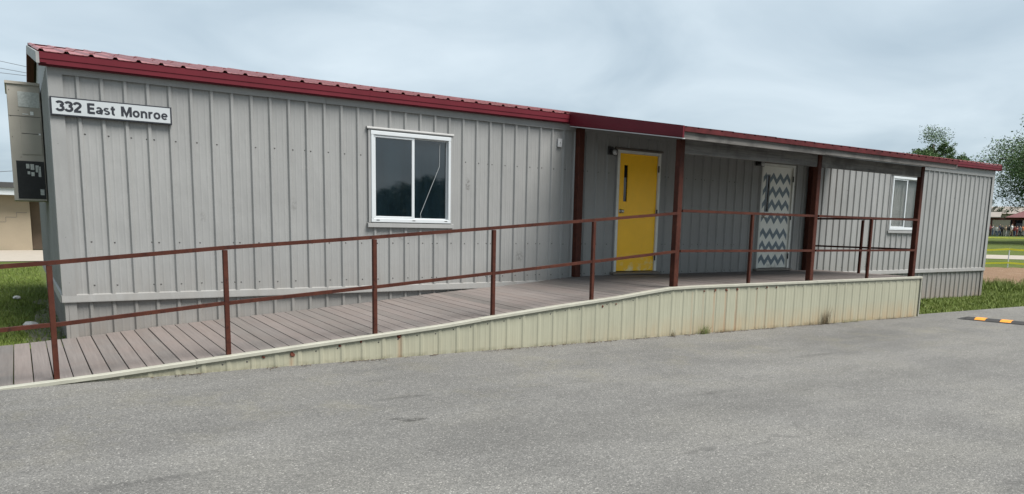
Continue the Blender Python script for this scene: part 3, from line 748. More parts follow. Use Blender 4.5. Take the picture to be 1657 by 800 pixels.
# ------------------------------------------------------------------ deck and ramp
ZF = [(-1.2, -0.005), (-0.62, 0.012), (-0.27, 0.030), (0.15, 0.055), (0.9, 0.110), (1.63, 0.161), (2.11, 0.195), (2.8, 0.243), (3.55, 0.298), (4.02, 0.345), (5.115, 0.440), (6.13, 0.518), (6.69, 0.575), (7.12, 0.614), (7.6, 0.622), (13.7, 0.624)]
CW = [(-1.2, 0.03), (0, 0.04), (1.0, 0.055), (4.5, 0.045), (7.1, 0.008), (13.7, 0.006)]
FY = -2.235
deck = thing('access_ramp', 'grey board ramp and porch deck with cream ribbed metal skirt', 'ramp')
BW = 0.1385; PITCHB = 0.1466
bme = MB(); bme.bbox(-BW/2, BW/2, -1.09, 1.115, -0.024, 0.0, 0.003); bme = bme.mesh('deck_board'); bme.materials.append(MAT['composite_deck'])
rnd = random.Random(21); xk = -1.04
while xk < 13.60:
    zf = lerp_tab(ZF, xk) - 0.006; zw = zf + lerp_tab(CW, xk); sl = (lerp_tab(ZF, xk+0.3)-lerp_tab(ZF, xk-0.3))/0.6
    o = put('deck_board', bme, deck, (xk, -1.117 + rnd.uniform(-0.002, 0.002), (zf+zw)/2 + rnd.uniform(-0.0012, 0.0012)))
    o.rotation_euler = (math.atan((zw-zf)/2.2), -math.atan(sl), rnd.uniform(-0.0012, 0.0012))
    xk += PITCHB/ math.sqrt(1+sl*sl)
for y in (-2.15, -1.12, -0.09):
    mb = MB()
    xs = [0.6, 1.63, 2.8, 4.02, 5.1, 6.1, 7.12, 13.6]
    for a, b in zip(xs, xs[1:]):
        za = lerp_tab(ZF, a)-0.04+lerp_tab(CW, a)*(y+2.2)/2.2; zb = lerp_tab(ZF, b)-0.04+lerp_tab(CW, b)*(y+2.2)/2.2
        ha, hb = min(0.14, max(0.02, za-terrain(a)-0.01)), min(0.14, max(0.02, zb-terrain(b)-0.01))
        mb.v += [(a,y-0.02,za-ha),(a,y+0.02,za-ha),(a,y+0.02,za),(a,y-0.02,za),(b,y-0.02,zb-hb),(b,y+0.02,zb-hb),(b,y+0.02,zb),(b,y-0.02,zb)]
        k = len(mb.v)-8; mb.f += [(k,k+1,k+5,k+4),(k+1,k+2,k+6,k+5),(k+2,k+3,k+7,k+6),(k+3,k,k+4,k+7)]
    mb.build('stringer', 'rafter_wood', deck)
mb = MB(); mb.box(-1.0, 13.6, -2.2, -0.02, -0.30, -0.145); mb.build('packed_soil', 'soil_and_dark_sheet', deck)
SX0 = 0.0481-2*RIB+0.0
for k in range(-1, 16):
    x = 0.0481 + k*PW; n0 = 4
    lo, hi = -0.03, PW+0.03
    if k == -1: lo = 0.30
    if x + hi > 13.655: hi = 13.655-x
    if hi < 0.05: break
    me = sheet(4, lambda X: terrain(X)-0.012, lambda X: max(lerp_tab(ZF, X)-0.012, terrain(X)-0.005), x_off=x, rh=0.009, clip=(lo, hi)).mesh('front_skirt_panel')
    me.materials.append(MAT['cream_metal']); put('front_skirt_panel', me, deck, (x, FY-0.004, 0))
# right-hand end skirt, facing +X
me = sheet(4, -0.16, 0.60, clip=(-0.03, PW+0.03)).mesh('side_skirt_panel'); me.materials.append(MAT['cream_metal'])
for k in range(2): put('side_skirt_panel', me, deck, (13.63, FY+0.06+k*PW, 0), (0, 0, math.pi/2))
me = sheet(4, -0.16, 0.60, clip=(-0.03, 0.32)).mesh('side_skirt_panel'); me.materials.append(MAT['cream_metal']); put('side_skirt_panel', me, deck, (13.63, FY+0.06+2*PW, 0), (0, 0, math.pi/2))
mb = MB(); mb.box(13.635, 13.660, FY-0.030, FY-0.005, -0.135, 0.598); mb.box(13.654, 13.660, FY-0.005, FY+0.07, -0.135, 0.598); mb.build('skirt_corner_trim', 'cream_trim', deck)
def cap(a, b, dz=0.0, oy=0.0):
    xs = sorted({a, b, *[p[0] for p in ZF if a < p[0] < b]}); mb = MB()
    y0, y1 = FY-0.030-oy, FY+0.045; pr = [(y0, -0.030), (y0, 0.0), (y0+0.003, 0.003), (y1, 0.005), (y1, 0.001), (y0+0.004, -0.001), (y0+0.003, -0.030)]
    for i, x in enumerate(xs):
        z = lerp_tab(ZF, x) + dz
        for y, h in pr: mb.v.append((x, y, z+h))
        if i:
            k = (i-1)*7
            for q in range(7): mb.f.append((k+q, k+(q+1)%7, k+7+(q+1)%7, k+7+q))
    e = len(mb.v); mb.f += [tuple(range(7)), tuple(range(e-1, e-8, -1))]
    mb.build('cap_trim', 'cream_trim', deck)
cap(-1.05, 0.898, 0.0); cap(0.90, 4.02, 0.002, 0.002); cap(4.0, 7.12, 0.005, 0.004); cap(7.122, 10.4, 0.002, 0.0); cap(10.402, 13.664, 0.004, 0.002)
# skirt screws and rusty bolt ends
mb = MB(); rnd = random.Random(8)
for i in range(4, 60):
    x = 0.0481 + i*RIB - 0.055; z = lerp_tab(ZF, x) - 0.075
    if z - terrain(x) > 0.03 and rnd.random() < 0.8: screw(mb, x, FY-0.005, z + rnd.uniform(-0.008, 0.008), 0.009)
mb.build('screw', 'dark_metal', deck)['kind'] = 'stuff'
for bx, bz, r in ((1.81, 0.105, 0.028), (2.985, 0.205, 0.034), (7.76, 0.545, 0.017), (7.99, 0.548, 0.022), (8.235, 0.545, 0.024), (8.475, 0.548, 0.022), (8.93, 0.55, 0.013), (9.16, 0.555, 0.018), (9.39, 0.555, 0.018), (5.86, 0.41, 0.016), (6.09, 0.43, 0.013), (1.52, 0.095, 0.016), (2.30, 0.155, 0.016), (2.54, 0.18, 0.016)):
    mb = MB(); rnd = random.Random(int(bx*100))
    for q in range(3):
        ox, oz = rnd.uniform(-0.5, 0.5)*r, rnd.uniform(-0.4, 0.4)*r; rr = r*(0.85-0.15*q)
        for y0, y1, r1 in ((FY-0.006-0.002*q, FY-0.012-0.003*q, rr),):
            k = len(mb.v)
            for y, rad in ((y0, r1), (y1, r1*0.8)):
                for t in range(8): mb.v.append((bx+ox+rad*math.cos(t*0.7854)*rnd.uniform(0.85, 1.1), y, bz+oz+rad*0.9*math.sin(t*0.7854)*rnd.uniform(0.85, 1.1)))
            for t in range(8): mb.f.append((k+t, k+(t+1)%8, k+8+(t+1)%8, k+8+t))
            mb.f.append(tuple(range(k+8, k+16)))
    mb.build('rusty_bolt', 'rust', deck)

# ------------------------------------------------------------------ handrail
rail = thing('handrail', 'rusty dark red square-tube handrail along the ramp and porch', 'handrail')
RYY = -2.172; TW = 0.044
TOP = [(-1.15, 0.985), (-0.55, 1.018), (-0.2, 1.045), (1.21, 1.172), (2.72, 1.282), (4.21, 1.400), (5.72, 1.522), (7.25, 1.645)]
for x in (-0.212, 1.21, 2.725, 4.217, 5.725):
    MB().bbox(x-TW/2, x+TW/2, RYY-TW/2, RYY+TW/2, lerp_tab(ZF, x)-0.01, lerp_tab(TOP, x)-0.03, 0.004).build('rail_post', 'post_red', rail)
for x in (8.80, 11.965):
    MB().bbox(x-TW/2, x+TW/2, RYY-TW/2, RYY+TW/2, 0.618, 1.655, 0.004).build('rail_post', 'post_red', rail)
MB().bbox(13.5-TW/2, 13.5+TW/2, -1.08-TW/2, -1.08+TW/2, 0.618, 1.665, 0.004).build('rail_post', 'post_red', rail)
for (a, u), (b, v) in zip(TOP, TOP[1:]):
    b2 = b if b < 7.2 else b-0.05
    MB().beam((a,RYY,u-0.008), (b2,RYY,v-0.008), TW*0.92, 0.036).build('top_rail', 'post_red', rail)
posts_x = [-1.15, -0.212, 1.21, 2.725, 4.217, 5.725, 7.25]
for a, b in zip(posts_x, posts_x[1:]):
    zA, zB = lerp_tab(TOP, a)-0.535, lerp_tab(TOP, b)-0.535
    d = TW/2; MB().beam((a+(d if a > -1 else 0),RYY,zA), (b-(d if b < 7.2 else 0.05),RYY,zB), TW*0.85, 0.034).build('mid_rail', 'post_red', rail)
for a, b in ((7.25, 8.80), (8.80, 10.37), (10.37, 11.965), (11.965, 13.5)):
    ea = 0.047 if a in (7.25, 10.37) else TW/2; eb = 0.047 if b in (10.37, 13.5) else TW/2
    MB().beam((a+(ea if ea > 0.03 else 0),RYY,1.675), (b-(eb if eb > 0.03 else 0),RYY,1.675), TW*0.92, 0.036).build('top_rail', 'post_red', rail)
    MB().beam((a+ea,RYY,1.118), (b-eb,RYY,1.118), TW*0.85, 0.034).build('mid_rail', 'post_red', rail)
MB().beam((13.5,RYY+0.095,1.690), (13.5,-0.03,1.690), TW*0.92, 0.036).build('top_rail', 'post_red', rail)
MB().beam((13.5,RYY+0.095,1.130), (13.5,-1.08-TW/2,1.130), TW*0.85, 0.034).build('mid_rail', 'post_red', rail)
MB().beam((13.5,-1.08+TW/2,1.130), (13.5,-0.03,1.130), TW*0.85, 0.034).build('mid_rail', 'post_red', rail)

# ------------------------------------------------------------------ porch canopy
can = thing('porch_canopy', 'open porch roof on dark red posts over the two doors', 'canopy')
PS = 0.182; PAN = math.atan(PS); PY0 = -2.52; PZ0 = 2.730; PX0, PX1 = 6.90, 14.0
def pz(y): return PZ0 + PS*(y-PY0)
for x in (7.25, 10.37, 13.5):
    MB().bbox(x-0.045, x+0.045, -2.175, -2.085, 0.618, 2.64, 0.006).build('post', 'post_red', can)
for x in (7.12, 13.19):
    MB().bbox(x-0.055, x+0.055, -0.135, -0.030, 0.622, 2.96, 0.006).build('post', 'post_red', can)
for a, b in ((7.297, 10.323), (10.417, 13.453)):
    MB().bbox(a, b, -2.152, -2.112, 2.452, 2.64, 0.004).build('beam', 'beam_wood', can)
plen = (0.15-PY0)*math.sqrt(1+PS*PS)
pme = roof_sheet(4, plen, 'roof_panel', 'worn_shaded_red'); 
k = 0; x = PX0+0.03
while x < PX1-0.2:
    nr = min(4, int(round((PX1-0.03-x)/RIB)))
    me = pme if nr == 4 else roof_sheet(nr, plen, 'roof_panel', 'worn_shaded_red')
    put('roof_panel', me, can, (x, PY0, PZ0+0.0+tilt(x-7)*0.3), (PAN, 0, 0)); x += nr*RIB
# rafters, purlin, ledger
x = 7.0
while x < 14.0:
    mb = MB(); mb.prism([(-2.44, pz(-2.44)-0.105), (-2.44, pz(-2.44)-0.008), (-0.16, pz(-0.16)-0.008), (-0.16, pz(-0.16)-0.145)], 0, x, x+0.038); mb.build('rafter', 'rafter_wood', can); x += 0.61
mb = MB(); mb.prism([(-2.455, pz(-2.455)-0.0075), (-2.455, pz(-2.455)-0.005), (-0.14, pz(-0.14)-0.005), (-0.14, pz(-0.14)-0.0075)], 0, PX0+0.02, PX1-0.01); mb.build('added_dark_sheet', 'soil_and_dark_sheet', can)  # dark sheet added under the porch roof to cut bounced light
# left gutter-like red rake trim, with a pale lower edge
mb = MB(); pts = [(PY0-0.005, pz(PY0)-0.130), (PY0-0.005, pz(PY0)+0.026), (-0.125, pz(-0.125)+0.026), (-0.125, pz(-0.125)-0.185)]
mb.prism(pts, 0, PX0-0.03, PX0-0.004); mb.build('rake_trim', 'fascia_red', can)
mb = MB(); pts = [(PY0-0.012, pz(PY0)-0.118), (PY0-0.012, pz(PY0)-0.100), (-0.125, pz(-0.125)-0.150), (-0.125, pz(-0.125)-0.172)]
mb.prism(pts, 0, PX0-0.040, PX0-0.0305); mb.build('rake_bead', 'fascia_red', can)
mb = MB(); pts = [(PY0, pz(PY0)-0.142), (PY0, pz(PY0)-0.1305), (-0.128, pz(-0.128)-0.1855), (-0.128, pz(-0.128)-0.198)]
mb.prism(pts, 0, PX0-0.034, PX0+0.02); mb.build('rake_edge', 'grey_cover', can)
mb = MB(); pts = [(PY0+0.02, pz(PY0)-0.118), (PY0+0.02, pz(PY0)-0.004), (-0.13, pz(-0.13)-0.004), (-0.13, pz(-0.13)-0.118)]
mb.prism(pts, 0, PX1-0.004, PX1+0.022); mb.build('rake_trim', 'weathered_wood', can)
# front boards and red drip edge
for a, b in ((PX0-0.003, 10.0), (10.003, PX1-0.005)):
    dz = -0.004 if a > 9 else 0.0
    MB().bbox(a, b, PY0+0.028, PY0+0.066, PZ0-0.140+dz+(0.012 if a > 9 else 0), PZ0-0.030, 0.004).build('fascia_board', 'weathered_wood', can)
mb = MB(); mb.box(PX0, PX1, PY0-0.006, PY0+0.0265, PZ0-0.045, PZ0+0.006); mb.build('drip_edge', 'worn_shaded_red', can)

# ------------------------------------------------------------------ things on the walls
sg = thing('address_sign', 'white street address sign with black border and lettering near the roof', 'sign', (0.554, -0.05, 2.590))
MB().bbox(-0.594, 0.594, -0.010, 0.020, -0.098, 0.098, 0.003).build('board', 'sign_black', sg)
MB().box(-0.579, 0.577, -0.0125, -0.0102, -0.082, 0.084).build('face', 'sign_white', sg)
def arc(cx, cy, rx, ry, a0, a1, n=14): return [(cx+rx*math.cos(RAD(a0+(a1-a0)*k/n)), cy+ry*math.sin(RAD(a0+(a1-a0)*k/n))) for k in range(n+1)]
GL = {'3': (0.72, [arc(.35,.735,.25,.175,165,-90), arc(.35,.315,.275,.225,90,-165)]),
 '2': (0.74, [arc(.36,.69,.26,.215,172,-25)+[(.14,.12)], [(.06,.09),(.66,.09)]]),
 'E': (0.72, [[(.14,0),(.14,1)], [(.14,.91),(.66,.91)], [(.14,.51),(.62,.51)], [(.14,.09),(.67,.09)]]),
 'a': (0.68, [arc(.27,.21,.165,.115,0,360,18), [(.50,0),(.50,.48)]+arc(.32,.48,.18,.16,0,160)]),
 's': (0.62, [arc(.29,.51,.185,.125,35,270)+arc(.30,.22,.20,.135,80,-155)]),
 't': (0.48, [[(.20,.90),(.20,.24)]+arc(.34,.22,.14,.13,180,280), [(.02,.63),(.40,.63)]]),
 'M': (1.04, [[(.14,0),(.14,1)], [(.18,.97),(.51,.12),(.84,.97)], [(.88,0),(.88,1)]]),
 'o': (0.70, [arc(.335,.355,.23,.265,0,360,22)]),
 'n': (0.70, [[(.14,0),(.14,.71)], arc(.345,.42,.205,.205,175,0)+[(.55,0)]]),
 'r': (0.50, [[(.14,0),(.14,.71)], arc(.36,.40,.22,.22,175,70)]),
 'e': (0.68, [arc(.335,.355,.23,.265,0,318,20), [(.12,.365),(.56,.365)]])}
def ribbon(mb, pts, w, y, closed):
    P = [Vector((p[0], p[1])) for p in pts]; n = len(P); Ls = []
    for i in range(n):
        if closed: a_, b_ = P[(i-1) % (n-1)], P[(i+1) % (n-1)]
        else: a_, b_ = P[max(i-1, 0)], P[min(i+1, n-1)]
        d0 = (P[i]-P[i-1]).normalized() if i else (P[1]-P[0]).normalized(); d1 = (P[i+1]-P[i]).normalized() if i < n-1 else d0
        if closed: d0 = d1 = (b_-a_).normalized()
        t = (d0+d1).normalized(); nn = Vector((-t.y, t.x)); k = 1/max(0.45, nn.dot(Vector((-d1.y, d1.x))))
        Ls.append((P[i]+nn*w/2*k, P[i]-nn*w/2*k))
    for (a_, b_), (c_, d_) in zip(Ls, Ls[1:]):
        mb.quad((a_.x,y,a_.y), (b_.x,y,b_.y), (d_.x,y,d_.y), (c_.x,y,c_.y))
penx = 0.0; CAPH = 0.108; tot = sum(GL[c][0] if c != ' ' else 0.42 for c in '332 East Monroe'); fx = 1.10/tot
for ch in '332 East Monroe':
    if ch == ' ': penx += 0.42; continue
    adv, strokes = GL[ch]; mb = MB()
    for q, st in enumerate(strokes):
        closed = (Vector(st[0])-Vector(st[-1])).length < 1e-4
        ribbon(mb, [(-0.545+(penx+x)*fx, -0.051+y*CAPH) for x, y in st], 0.0185 if ch in 'ase' else 0.0225 if ch in 'onrt' else 0.0258, -0.0130-0.0003*q, closed)
    mb.build('letter', 'sign_black', sg); penx += adv

# air conditioner on the left end wall
ac = thing('air_conditioner', 'tall grey wall-mounted air conditioner with open black grille', 'air conditioner', (-0.035, 2.45, 1.63))
ax0, ax1, ay1, ah = -0.385, -0.012, 1.07, 1.50
mb = MB(); mb.bbox(ax0, ax1, 0, ay1, 0.0, ah, 0.008); mb.build('cabinet', 'ac_grey', ac)
MB().bbox(ax0-0.015, ax1+0.001, -0.018, ay1+0.01, ah+0.001, ah+0.035, 0.005).build('top_cap', 'ac_grey', ac)
AW = ax1-ax0
def acr(u0, u1, v0, v1): return (ax0+u0*AW, ax0+u1*AW, ah*(1-v1), ah*(1-v0))
def acbox(name, mat, r, y0, y1):
    return MB().bbox(r[0], r[1], y0, y1, r[2], r[3], 0.002).build(name, mat, ac)
acbox('label_plate', 'label_plate', acr(0.32, 0.96, 0.06, 0.19), -0.005, -0.001)
acbox('sticker', 'paper_white', acr(0.66, 0.76, 0.225, 0.255), -0.004, -0.001)
acbox('sticker', 'paper_white', acr(0.42, 0.60, 0.247, 0.253), -0.004, -0.001)
acbox('seam', 'ac_dark', acr(0.0, 0.97, 0.268, 0.271), -0.0025, -0.0005)
acbox('access_panel', 'ac_grey', acr(0.34, 0.95, 0.30, 0.595), -0.009, -0.001)
acbox('seam', 'ac_dark', acr(0.36, 0.92, 0.415, 0.419), -0.0115, -0.0092)
acbox('sticker', 'paper_white', acr(0.87, 0.93, 0.41, 0.425), -0.0135, -0.0117)
gr = acbox('grille_opening', 'ac_dark', acr(0.13, 0.97, 0.655, 0.985), -0.006, -0.001)
r = acr(0.13, 0.97, 0.655, 0.985)
mb = MB(); rnd = random.Random(6)
for k in range(26):
    z = r[2]+0.012+k*(r[3]-r[2]-0.02)/26; mb.box(r[0]+0.006, r[1]-0.006, -0.010, -0.0065, z, z+0.004)
mb.build('louvre', 'ac_dark', gr)['kind'] = 'stuff'
for q in ((0.42,0.52,0.68,0.72),(0.55,0.66,0.68,0.73),(0.70,0.80,0.69,0.75),(0.45,0.53,0.745,0.77),(0.56,0.66,0.75,0.785),(0.78,0.86,0.70,0.79),(0.80,0.92,0.90,0.95)):
    t = acr(*q); MB().box(t[0], t[1], -0.0118, -0.0102, t[2], t[3]).build('bright_gap', 'label_plate', gr)
for u, v in ((0.06, 0.05), (0.06, 0.27), (0.07, 0.45), (0.28, 0.62), (0.95, 0.45), (0.30, 0.22)):
    t = acr(u, u+0.02, v, v+0.005); MB().box(t[0], t[1], -0.004, -0.0005, t[2], t[3]).build('screw', 'ac_dark', ac)

def wall_lamp(x, z, label):
    t = thing('wall_lamp', label, 'lamp', (x, -0.02, z))
    MB().bbox(-0.055, 0.055, -0.035, 0.0, -0.065, 0.065, 0.008).build('back_box', 'dark_metal', t)
    mb = MB()
    for r, y in ((0.030, -0.035), (0.042, -0.06), (0.058, -0.12), (0.060, -0.135)):
        k = len(mb.v)
        for q in range(14): mb.v.append((r*math.cos(q*math.tau/14), y, -0.01+r*math.sin(q*math.tau/14)-0.25*(-0.035-y)))
        if k:
            for q in range(14): mb.f.append((k-14+q, k-14+(q+1)%14, k+(q+1)%14, k+q))
    mb.build('hood', 'dark_metal', t, smooth=True)
    mb = MB()
    for r, y in ((0.045, -0.110), (0.050, -0.135), (0.035, -0.155), (0.006, -0.163)):
        k = len(mb.v)
        for q in range(14): mb.v.append((r*math.cos(q*math.tau/14), y, -0.01+r*math.sin(q*math.tau/14)-0.25*(-0.035-y)))
        if k:
            for q in range(14): mb.f.append((k-14+q, k-14+(q+1)%14, k+(q+1)%14, k+q))
    mb.build('lens', 'lamp_glass', t, smooth=True)
wall_lamp(7.80, 2.675, 'small dark wall lamp beside the yellow door')
wall_lamp(11.53, 2.72, 'small dark wall lamp beside the zigzag striped door')

# ------------------------------------------------------------------ speed bump
A = Vector((14.10, -2.76, 0)); B = Vector((14.42, -4.6, 0)); dB = (B-A).normalized(); rzb = math.atan2(dB.y, dB.x)
sb = thing('speed_bump', 'black rubber speed bump with orange stripes lying on the asphalt', 'speed bump', (A.x, A.y, terrain(14.2)), rzb)
prof = [(-0.15, 0.002), (-0.135, 0.018), (-0.06, 0.05), (0.06, 0.05), (0.135, 0.018), (0.15, 0.002)]
mb = MB(); mb.prism(prof, 0, 0.16, 2.4)
i0 = len(mb.v); mb.v += [(0.0, -0.12, 0.002), (0.0, 0.12, 0.002)] + [(0.158, y, z) for y, z in prof]
mb.f += [(i0, i0+2, i0+3), (i0, i0+3, i0+4, i0+5, i0+6, i0+1), (i0+1, i0+6, i0+7), (i0, i0+1, i0+7, i0+2)]
mb.build('body', 'black_rubber', sb)
for k in range(5):
    a = 0.30+k*0.40; mb = MB(); o = 0.003
    pp = [(-0.136, 0.017), (-0.06, 0.05), (0.06, 0.05), (0.136, 0.017)]
    pp2 = [(y, z+o) for y, z in pp]; mb.prism(pp2 + [(0.12, 0.016), (-0.12, 0.016)], 0, a, a+0.17); mb.build('orange_stripe', 'tape_orange', sb)

# ------------------------------------------------------------------ weeds at the skirt, litter on the lawn
def weed(x, n, h, spread, mat, label, seed, lean=0.25, wid=0.012):
    rnd = random.Random(seed); mb = MB(); z0 = terrain(x)
    for k in range(n):
        bx = rnd.gauss(0, spread); by = -rnd.uniform(0.012, 0.06); hh = h*rnd.uniform(0.35, 1.0); dx = rnd.gauss(0, lean)*hh; dy = -abs(rnd.gauss(0, lean*0.5))*hh
        p = [Vector((bx, by, 0)), Vector((bx+dx*0.3, by+dy*0.3, hh*0.5)), Vector((bx+dx, by+dy, hh))]
        s = Vector((1, 0.4, 0)).normalized()*wid*rnd.uniform(0.6, 1.2)
        mb.quad(p[0]-s/2, p[0]+s/2, p[1]+s/2, p[1]-s/2); mb.tri(p[1]-s/2, p[1]+s/2, p[2])
    o = mb.build('weed', mat, None, (x, FY-0.03, z0)); return tag(o, label, 'weed')
weed(7.10, 14, 0.13, 0.02, 'weed_dry', 'thin brown sprig at the cream skirt where the ramp turns level', 1, 0.2)
weed(7.76, 60, 0.16, 0.055, 'weed_green', 'small green grass tuft at the foot of the cream skirt', 2, 0.5)
weed(8.15, 70, 0.05, 0.16, 'weed_dry', 'low dead weeds below the rust streaks on the skirt', 3, 0.5)
weed(10.70, 22, 0.36, 0.06, 'weed_dry', 'tall dry stalks standing against the cream skirt', 4, 0.22, 0.022)
weed(10.35, 40, 0.10, 0.14, 'weed_dry', 'flattened dry weeds left of the tall dry stalks', 5, 0.8)
weed(11.40, 80, 0.08, 0.30, 'weed_green', 'low green and brown weeds right of the tall dry stalks', 6, 0.7)
weed(9.45, 50, 0.03, 0.45, 'weed_dry', 'thin line of dead weeds along the middle of the skirt', 7, 0.7)
weed(12.75, 40, 0.045, 0.18, 'weed_dry', 'little brown weeds near the right end of the skirt', 9, 0.6)
weed(5.55, 36, 0.025, 0.35, 'weed_dry', 'sparse dead weeds below the middle of the ramp skirt', 10, 0.6)
rnd = random.Random(77); mb = MB()
for k in range(2600):
    x = rnd.uniform(0.5, 13.6); y = FY-0.032-abs(rnd.gauss(0, 0.035)) - (0.10 if rnd.random() < 0.04 else 0); z = terrain(x)+0.004
    if math.sin(x*3.1)+math.sin(x*7.7+1)+math.sin(x*17) < -0.5 + (0.6 if x < 4 else 0): continue
    r = rnd.uniform(0.004, 0.014); a = rnd.uniform(0, 6.28); c, s_ = math.cos(a)*r, math.sin(a)*r; t = rnd.uniform(0.3, 0.9)
    mb.v += [(x-c,y-s_,z), (x+s_*t,y-c*t,z), (x+c,y+s_,z+r*0.6), (x-s_*t,y+c*t,z+r*0.3)]; i = len(mb.v)-4; mb.f.append((i,i+1,i+2,i+3))
me = bpy.data.meshes.new('leaf_litter'); me.from_pydata(mb.v, [], mb.f); me.materials.append(MAT['litter'])
tag(put('leaf_litter', me), 'thin line of grit and dead leaf bits along the skirt foot', 'litter', kind='stuff')
def stone(x, y, sx_, sy_, sz_, label, seed):
    bm = bmesh.new(); bmesh.ops.create_icosphere(bm, subdivisions=2, radius=1.0); rnd = random.Random(seed)
    for v in bm.verts:
        f = 1+rnd.uniform(-0.22, 0.22); v.co = Vector((v.co.x*sx_*f, v.co.y*sy_*f, max(v.co.z, -0.4)*sz_*f))
    me = bpy.data.meshes.new('stone'); bm.to_mesh(me); bm.free(); me.materials.append(MAT['stone_white'])
    tag(put('stone', me, None, (x, y, 0.03)), label, 'stone')
stone(-0.36, 1.80, 0.085, 0.15, 0.035, 'flat pale stone lying in the lawn behind the ramp', 1)
stone(-0.50, 5.65, 0.06, 0.09, 0.035, 'small white lump in the lawn further from the ramp', 2)

# ------------------------------------------------------------------ grass (uncountable)
def grass(name, area, n, h0, h1, wid, mat, label, zf, seed, keep=None):
    rnd = random.Random(seed); v = []; f = []
    x0, x1, y0, y1 = area
    for _ in range(n):
        x = rnd.uniform(x0, x1); y = rnd.uniform(y0, y1)
        if keep and not keep(x, y, rnd): continue
        k = len(v); h = rnd.uniform(h0, h1); a = rnd.uniform(0, math.tau); w = wid*rnd.uniform(0.6, 1.2)
        c, s = math.cos(a)*w/2, math.sin(a)*w/2; lx, ly = rnd.gauss(0, 0.4)*h, rnd.gauss(0, 0.4)*h; z = zf(x, y)
        v += [(x-c,y-s,z), (x+c,y+s,z), (x+lx,y+ly,z+h)]; f.append((k, k+1, k+2))
    me = bpy.data.meshes.new(name); me.from_pydata(v, [], f); me.update(); me.materials.append(MAT[mat])
    o = put(name, me); return tag(o, label, 'grass', kind='stuff')
def kl(x, y, r):
    if y > 16.5+ (x+0)*0.06: return False
    if x > -0.36 and y < 3.4 and r.random() < 0.40: return False
    return r.random() < max(0.2, 1.0 - y/22)
grass('grass', (-4.0, -0.02, 0.06, 18.5), 90000, 0.025, 0.075, 0.012, 'grass_blade', 'mown green lawn left of the portable classroom', lambda x, y: -0.02, 1, kl)
def kr(x, y, r):
    if x < 13.75 and y < 0.1: return False
    if x < XR+0.05 and y > -0.03: return False
    t = (Vector((x, y, 0))-O2).dot(E1)
    return t < 28.9
grass('grass', (13.7, 31, -2.07, 6), 70000, 0.03, 0.085, 0.016, 'grass_blade', 'green grass strip beside the right end of the classroom', lambda x, y: terrain(x)-0.02, 2, kr)
def kt(x, y, r):
    p = Vector((x, y, 0))-O2; t = p.dot(E1); s = p.dot(E2)
    if x < XR+0.1: return False
    return 25.9 < t < 28.8 and math.sin(s*5.3+1)+math.sin(s*11.7) + 0.8*math.sin(t*4) > -0.4
grass('tall_weeds', (20, 31, -4, 7), 60000, 0.10, 0.34, 0.022, 'grass_blade', 'taller lush weeds between the grass strip and the bare dirt', lambda x, y: terrain(x)-0.02, 3, kt)

# ------------------------------------------------------------------ barrier tape on posts beyond the dirt
bt = thing('tape_barrier', 'yellow caution tape strung on thin posts beyond the bare dirt', 'barrier', tuple(P2(39.6, 0.24)))
def loc2(t, s, z): q = P2(t, s); return Vector((q.x, q.y, q.z+z)) - bt.location
spots = (-7.6, -3.6, 0.24, 4.2, 8.0)
for s in spots:
    a = loc2(39.6, s, -0.1); b = loc2(39.6, s, 0.84); MB().tube([a, b], 0.022, 8).build('post', 'white_vinyl', bt)
for h in (0.79, 0.19):
    rnd = random.Random(int(h*100))
    for a, b in zip(spots, spots[1:]):
        mb = MB(); prev = None
        for k in range(13):
            u = k/12; sag = 0.08*4*u*(1-u)*rnd.uniform(0.8, 1.2); p = loc2(39.57, a+(b-a)*u, h-sag); tw = rnd.uniform(-0.5, 0.5)
            q = (p + Vector((0, 0.01*tw, -0.038)), p + Vector((0, -0.01*tw, 0.038)))
            if prev: mb.quad(prev[0], q[0], q[1], prev[1])
            prev = q
        mb.build('tape', 'tape_yellow', bt)
mb = MB(); pts = [P2(70, s, 0.62) for s in range(-14, 15, 2)]; mb.tube(pts, 0.02, 6)
o = mb.build('tape_line', 'tape_yellow'); tag(o, 'pale yellow tape stretched across the far lawn', 'tape')
for s in range(-14, 15, 4): MB().tube([P2(70, s, 0), P2(70, s, 0.66)], 0.025, 6).build('post', 'bronze_metal', o)

# ------------------------------------------------------------------ pavilion and the crowd in front of it
PT = 112.0; g0 = P2(PT, 0)
rz2 = math.atan2(E2.y, E2.x)
pv = thing('pavilion', 'open pavilion with dark red posts and pale metal roof in the distance', 'pavilion', tuple(g0), rz2)
def pvb(name, mat, *b): return MB().box(*b).build(name, mat, pv)
for x in (-9, -6.2, -3.9, -1.55, 0.75, 3.0, 5.4, 8): pvb('post', 'pavilion_red', x-0.10, x+0.10, -0.1, 0.1, -0.1, 1.95)
for x in (-9, -4, 1, 6): pvb('post', 'pavilion_red', x-0.10, x+0.10, 6.9, 7.1, -0.1, 1.95)
pvb('eave_beam', 'pavilion_red', -10.2, 9.2, -0.14, 0.14, 1.96, 2.22)
mb = MB(); mb.prism([(-0.9, 2.20), (-0.9, 2.30), (3.5, 3.02), (8, 2.30), (8, 2.20), (3.5, 2.92)], 0, -10.6, -0.6); mb.build('roof', 'pavilion_roof', pv)
mb = MB(); z0 = 2.25
mb.v += [(-0.2,-1.2,z0), (9.6,-1.2,z0), (9.6,9,z0), (-0.2,9,z0), (3.4,3.6,3.9), (6.2,3.6,3.9)]
mb.f += [(0,1,5,4), (1,2,5), (2,3,4,5), (3,0,4), (3,2,1,0)]; mb.build('hip_roof', 'pavilion_red', pv)
hall = thing('hall', 'pale low hall wall standing behind the distant pavilion', 'building', tuple(P2(PT+14, 0)), rz2)
MB().box(-14, 14, 0, 6, -0.3, 2.9).build('wall', 'pavilion_wall', hall)
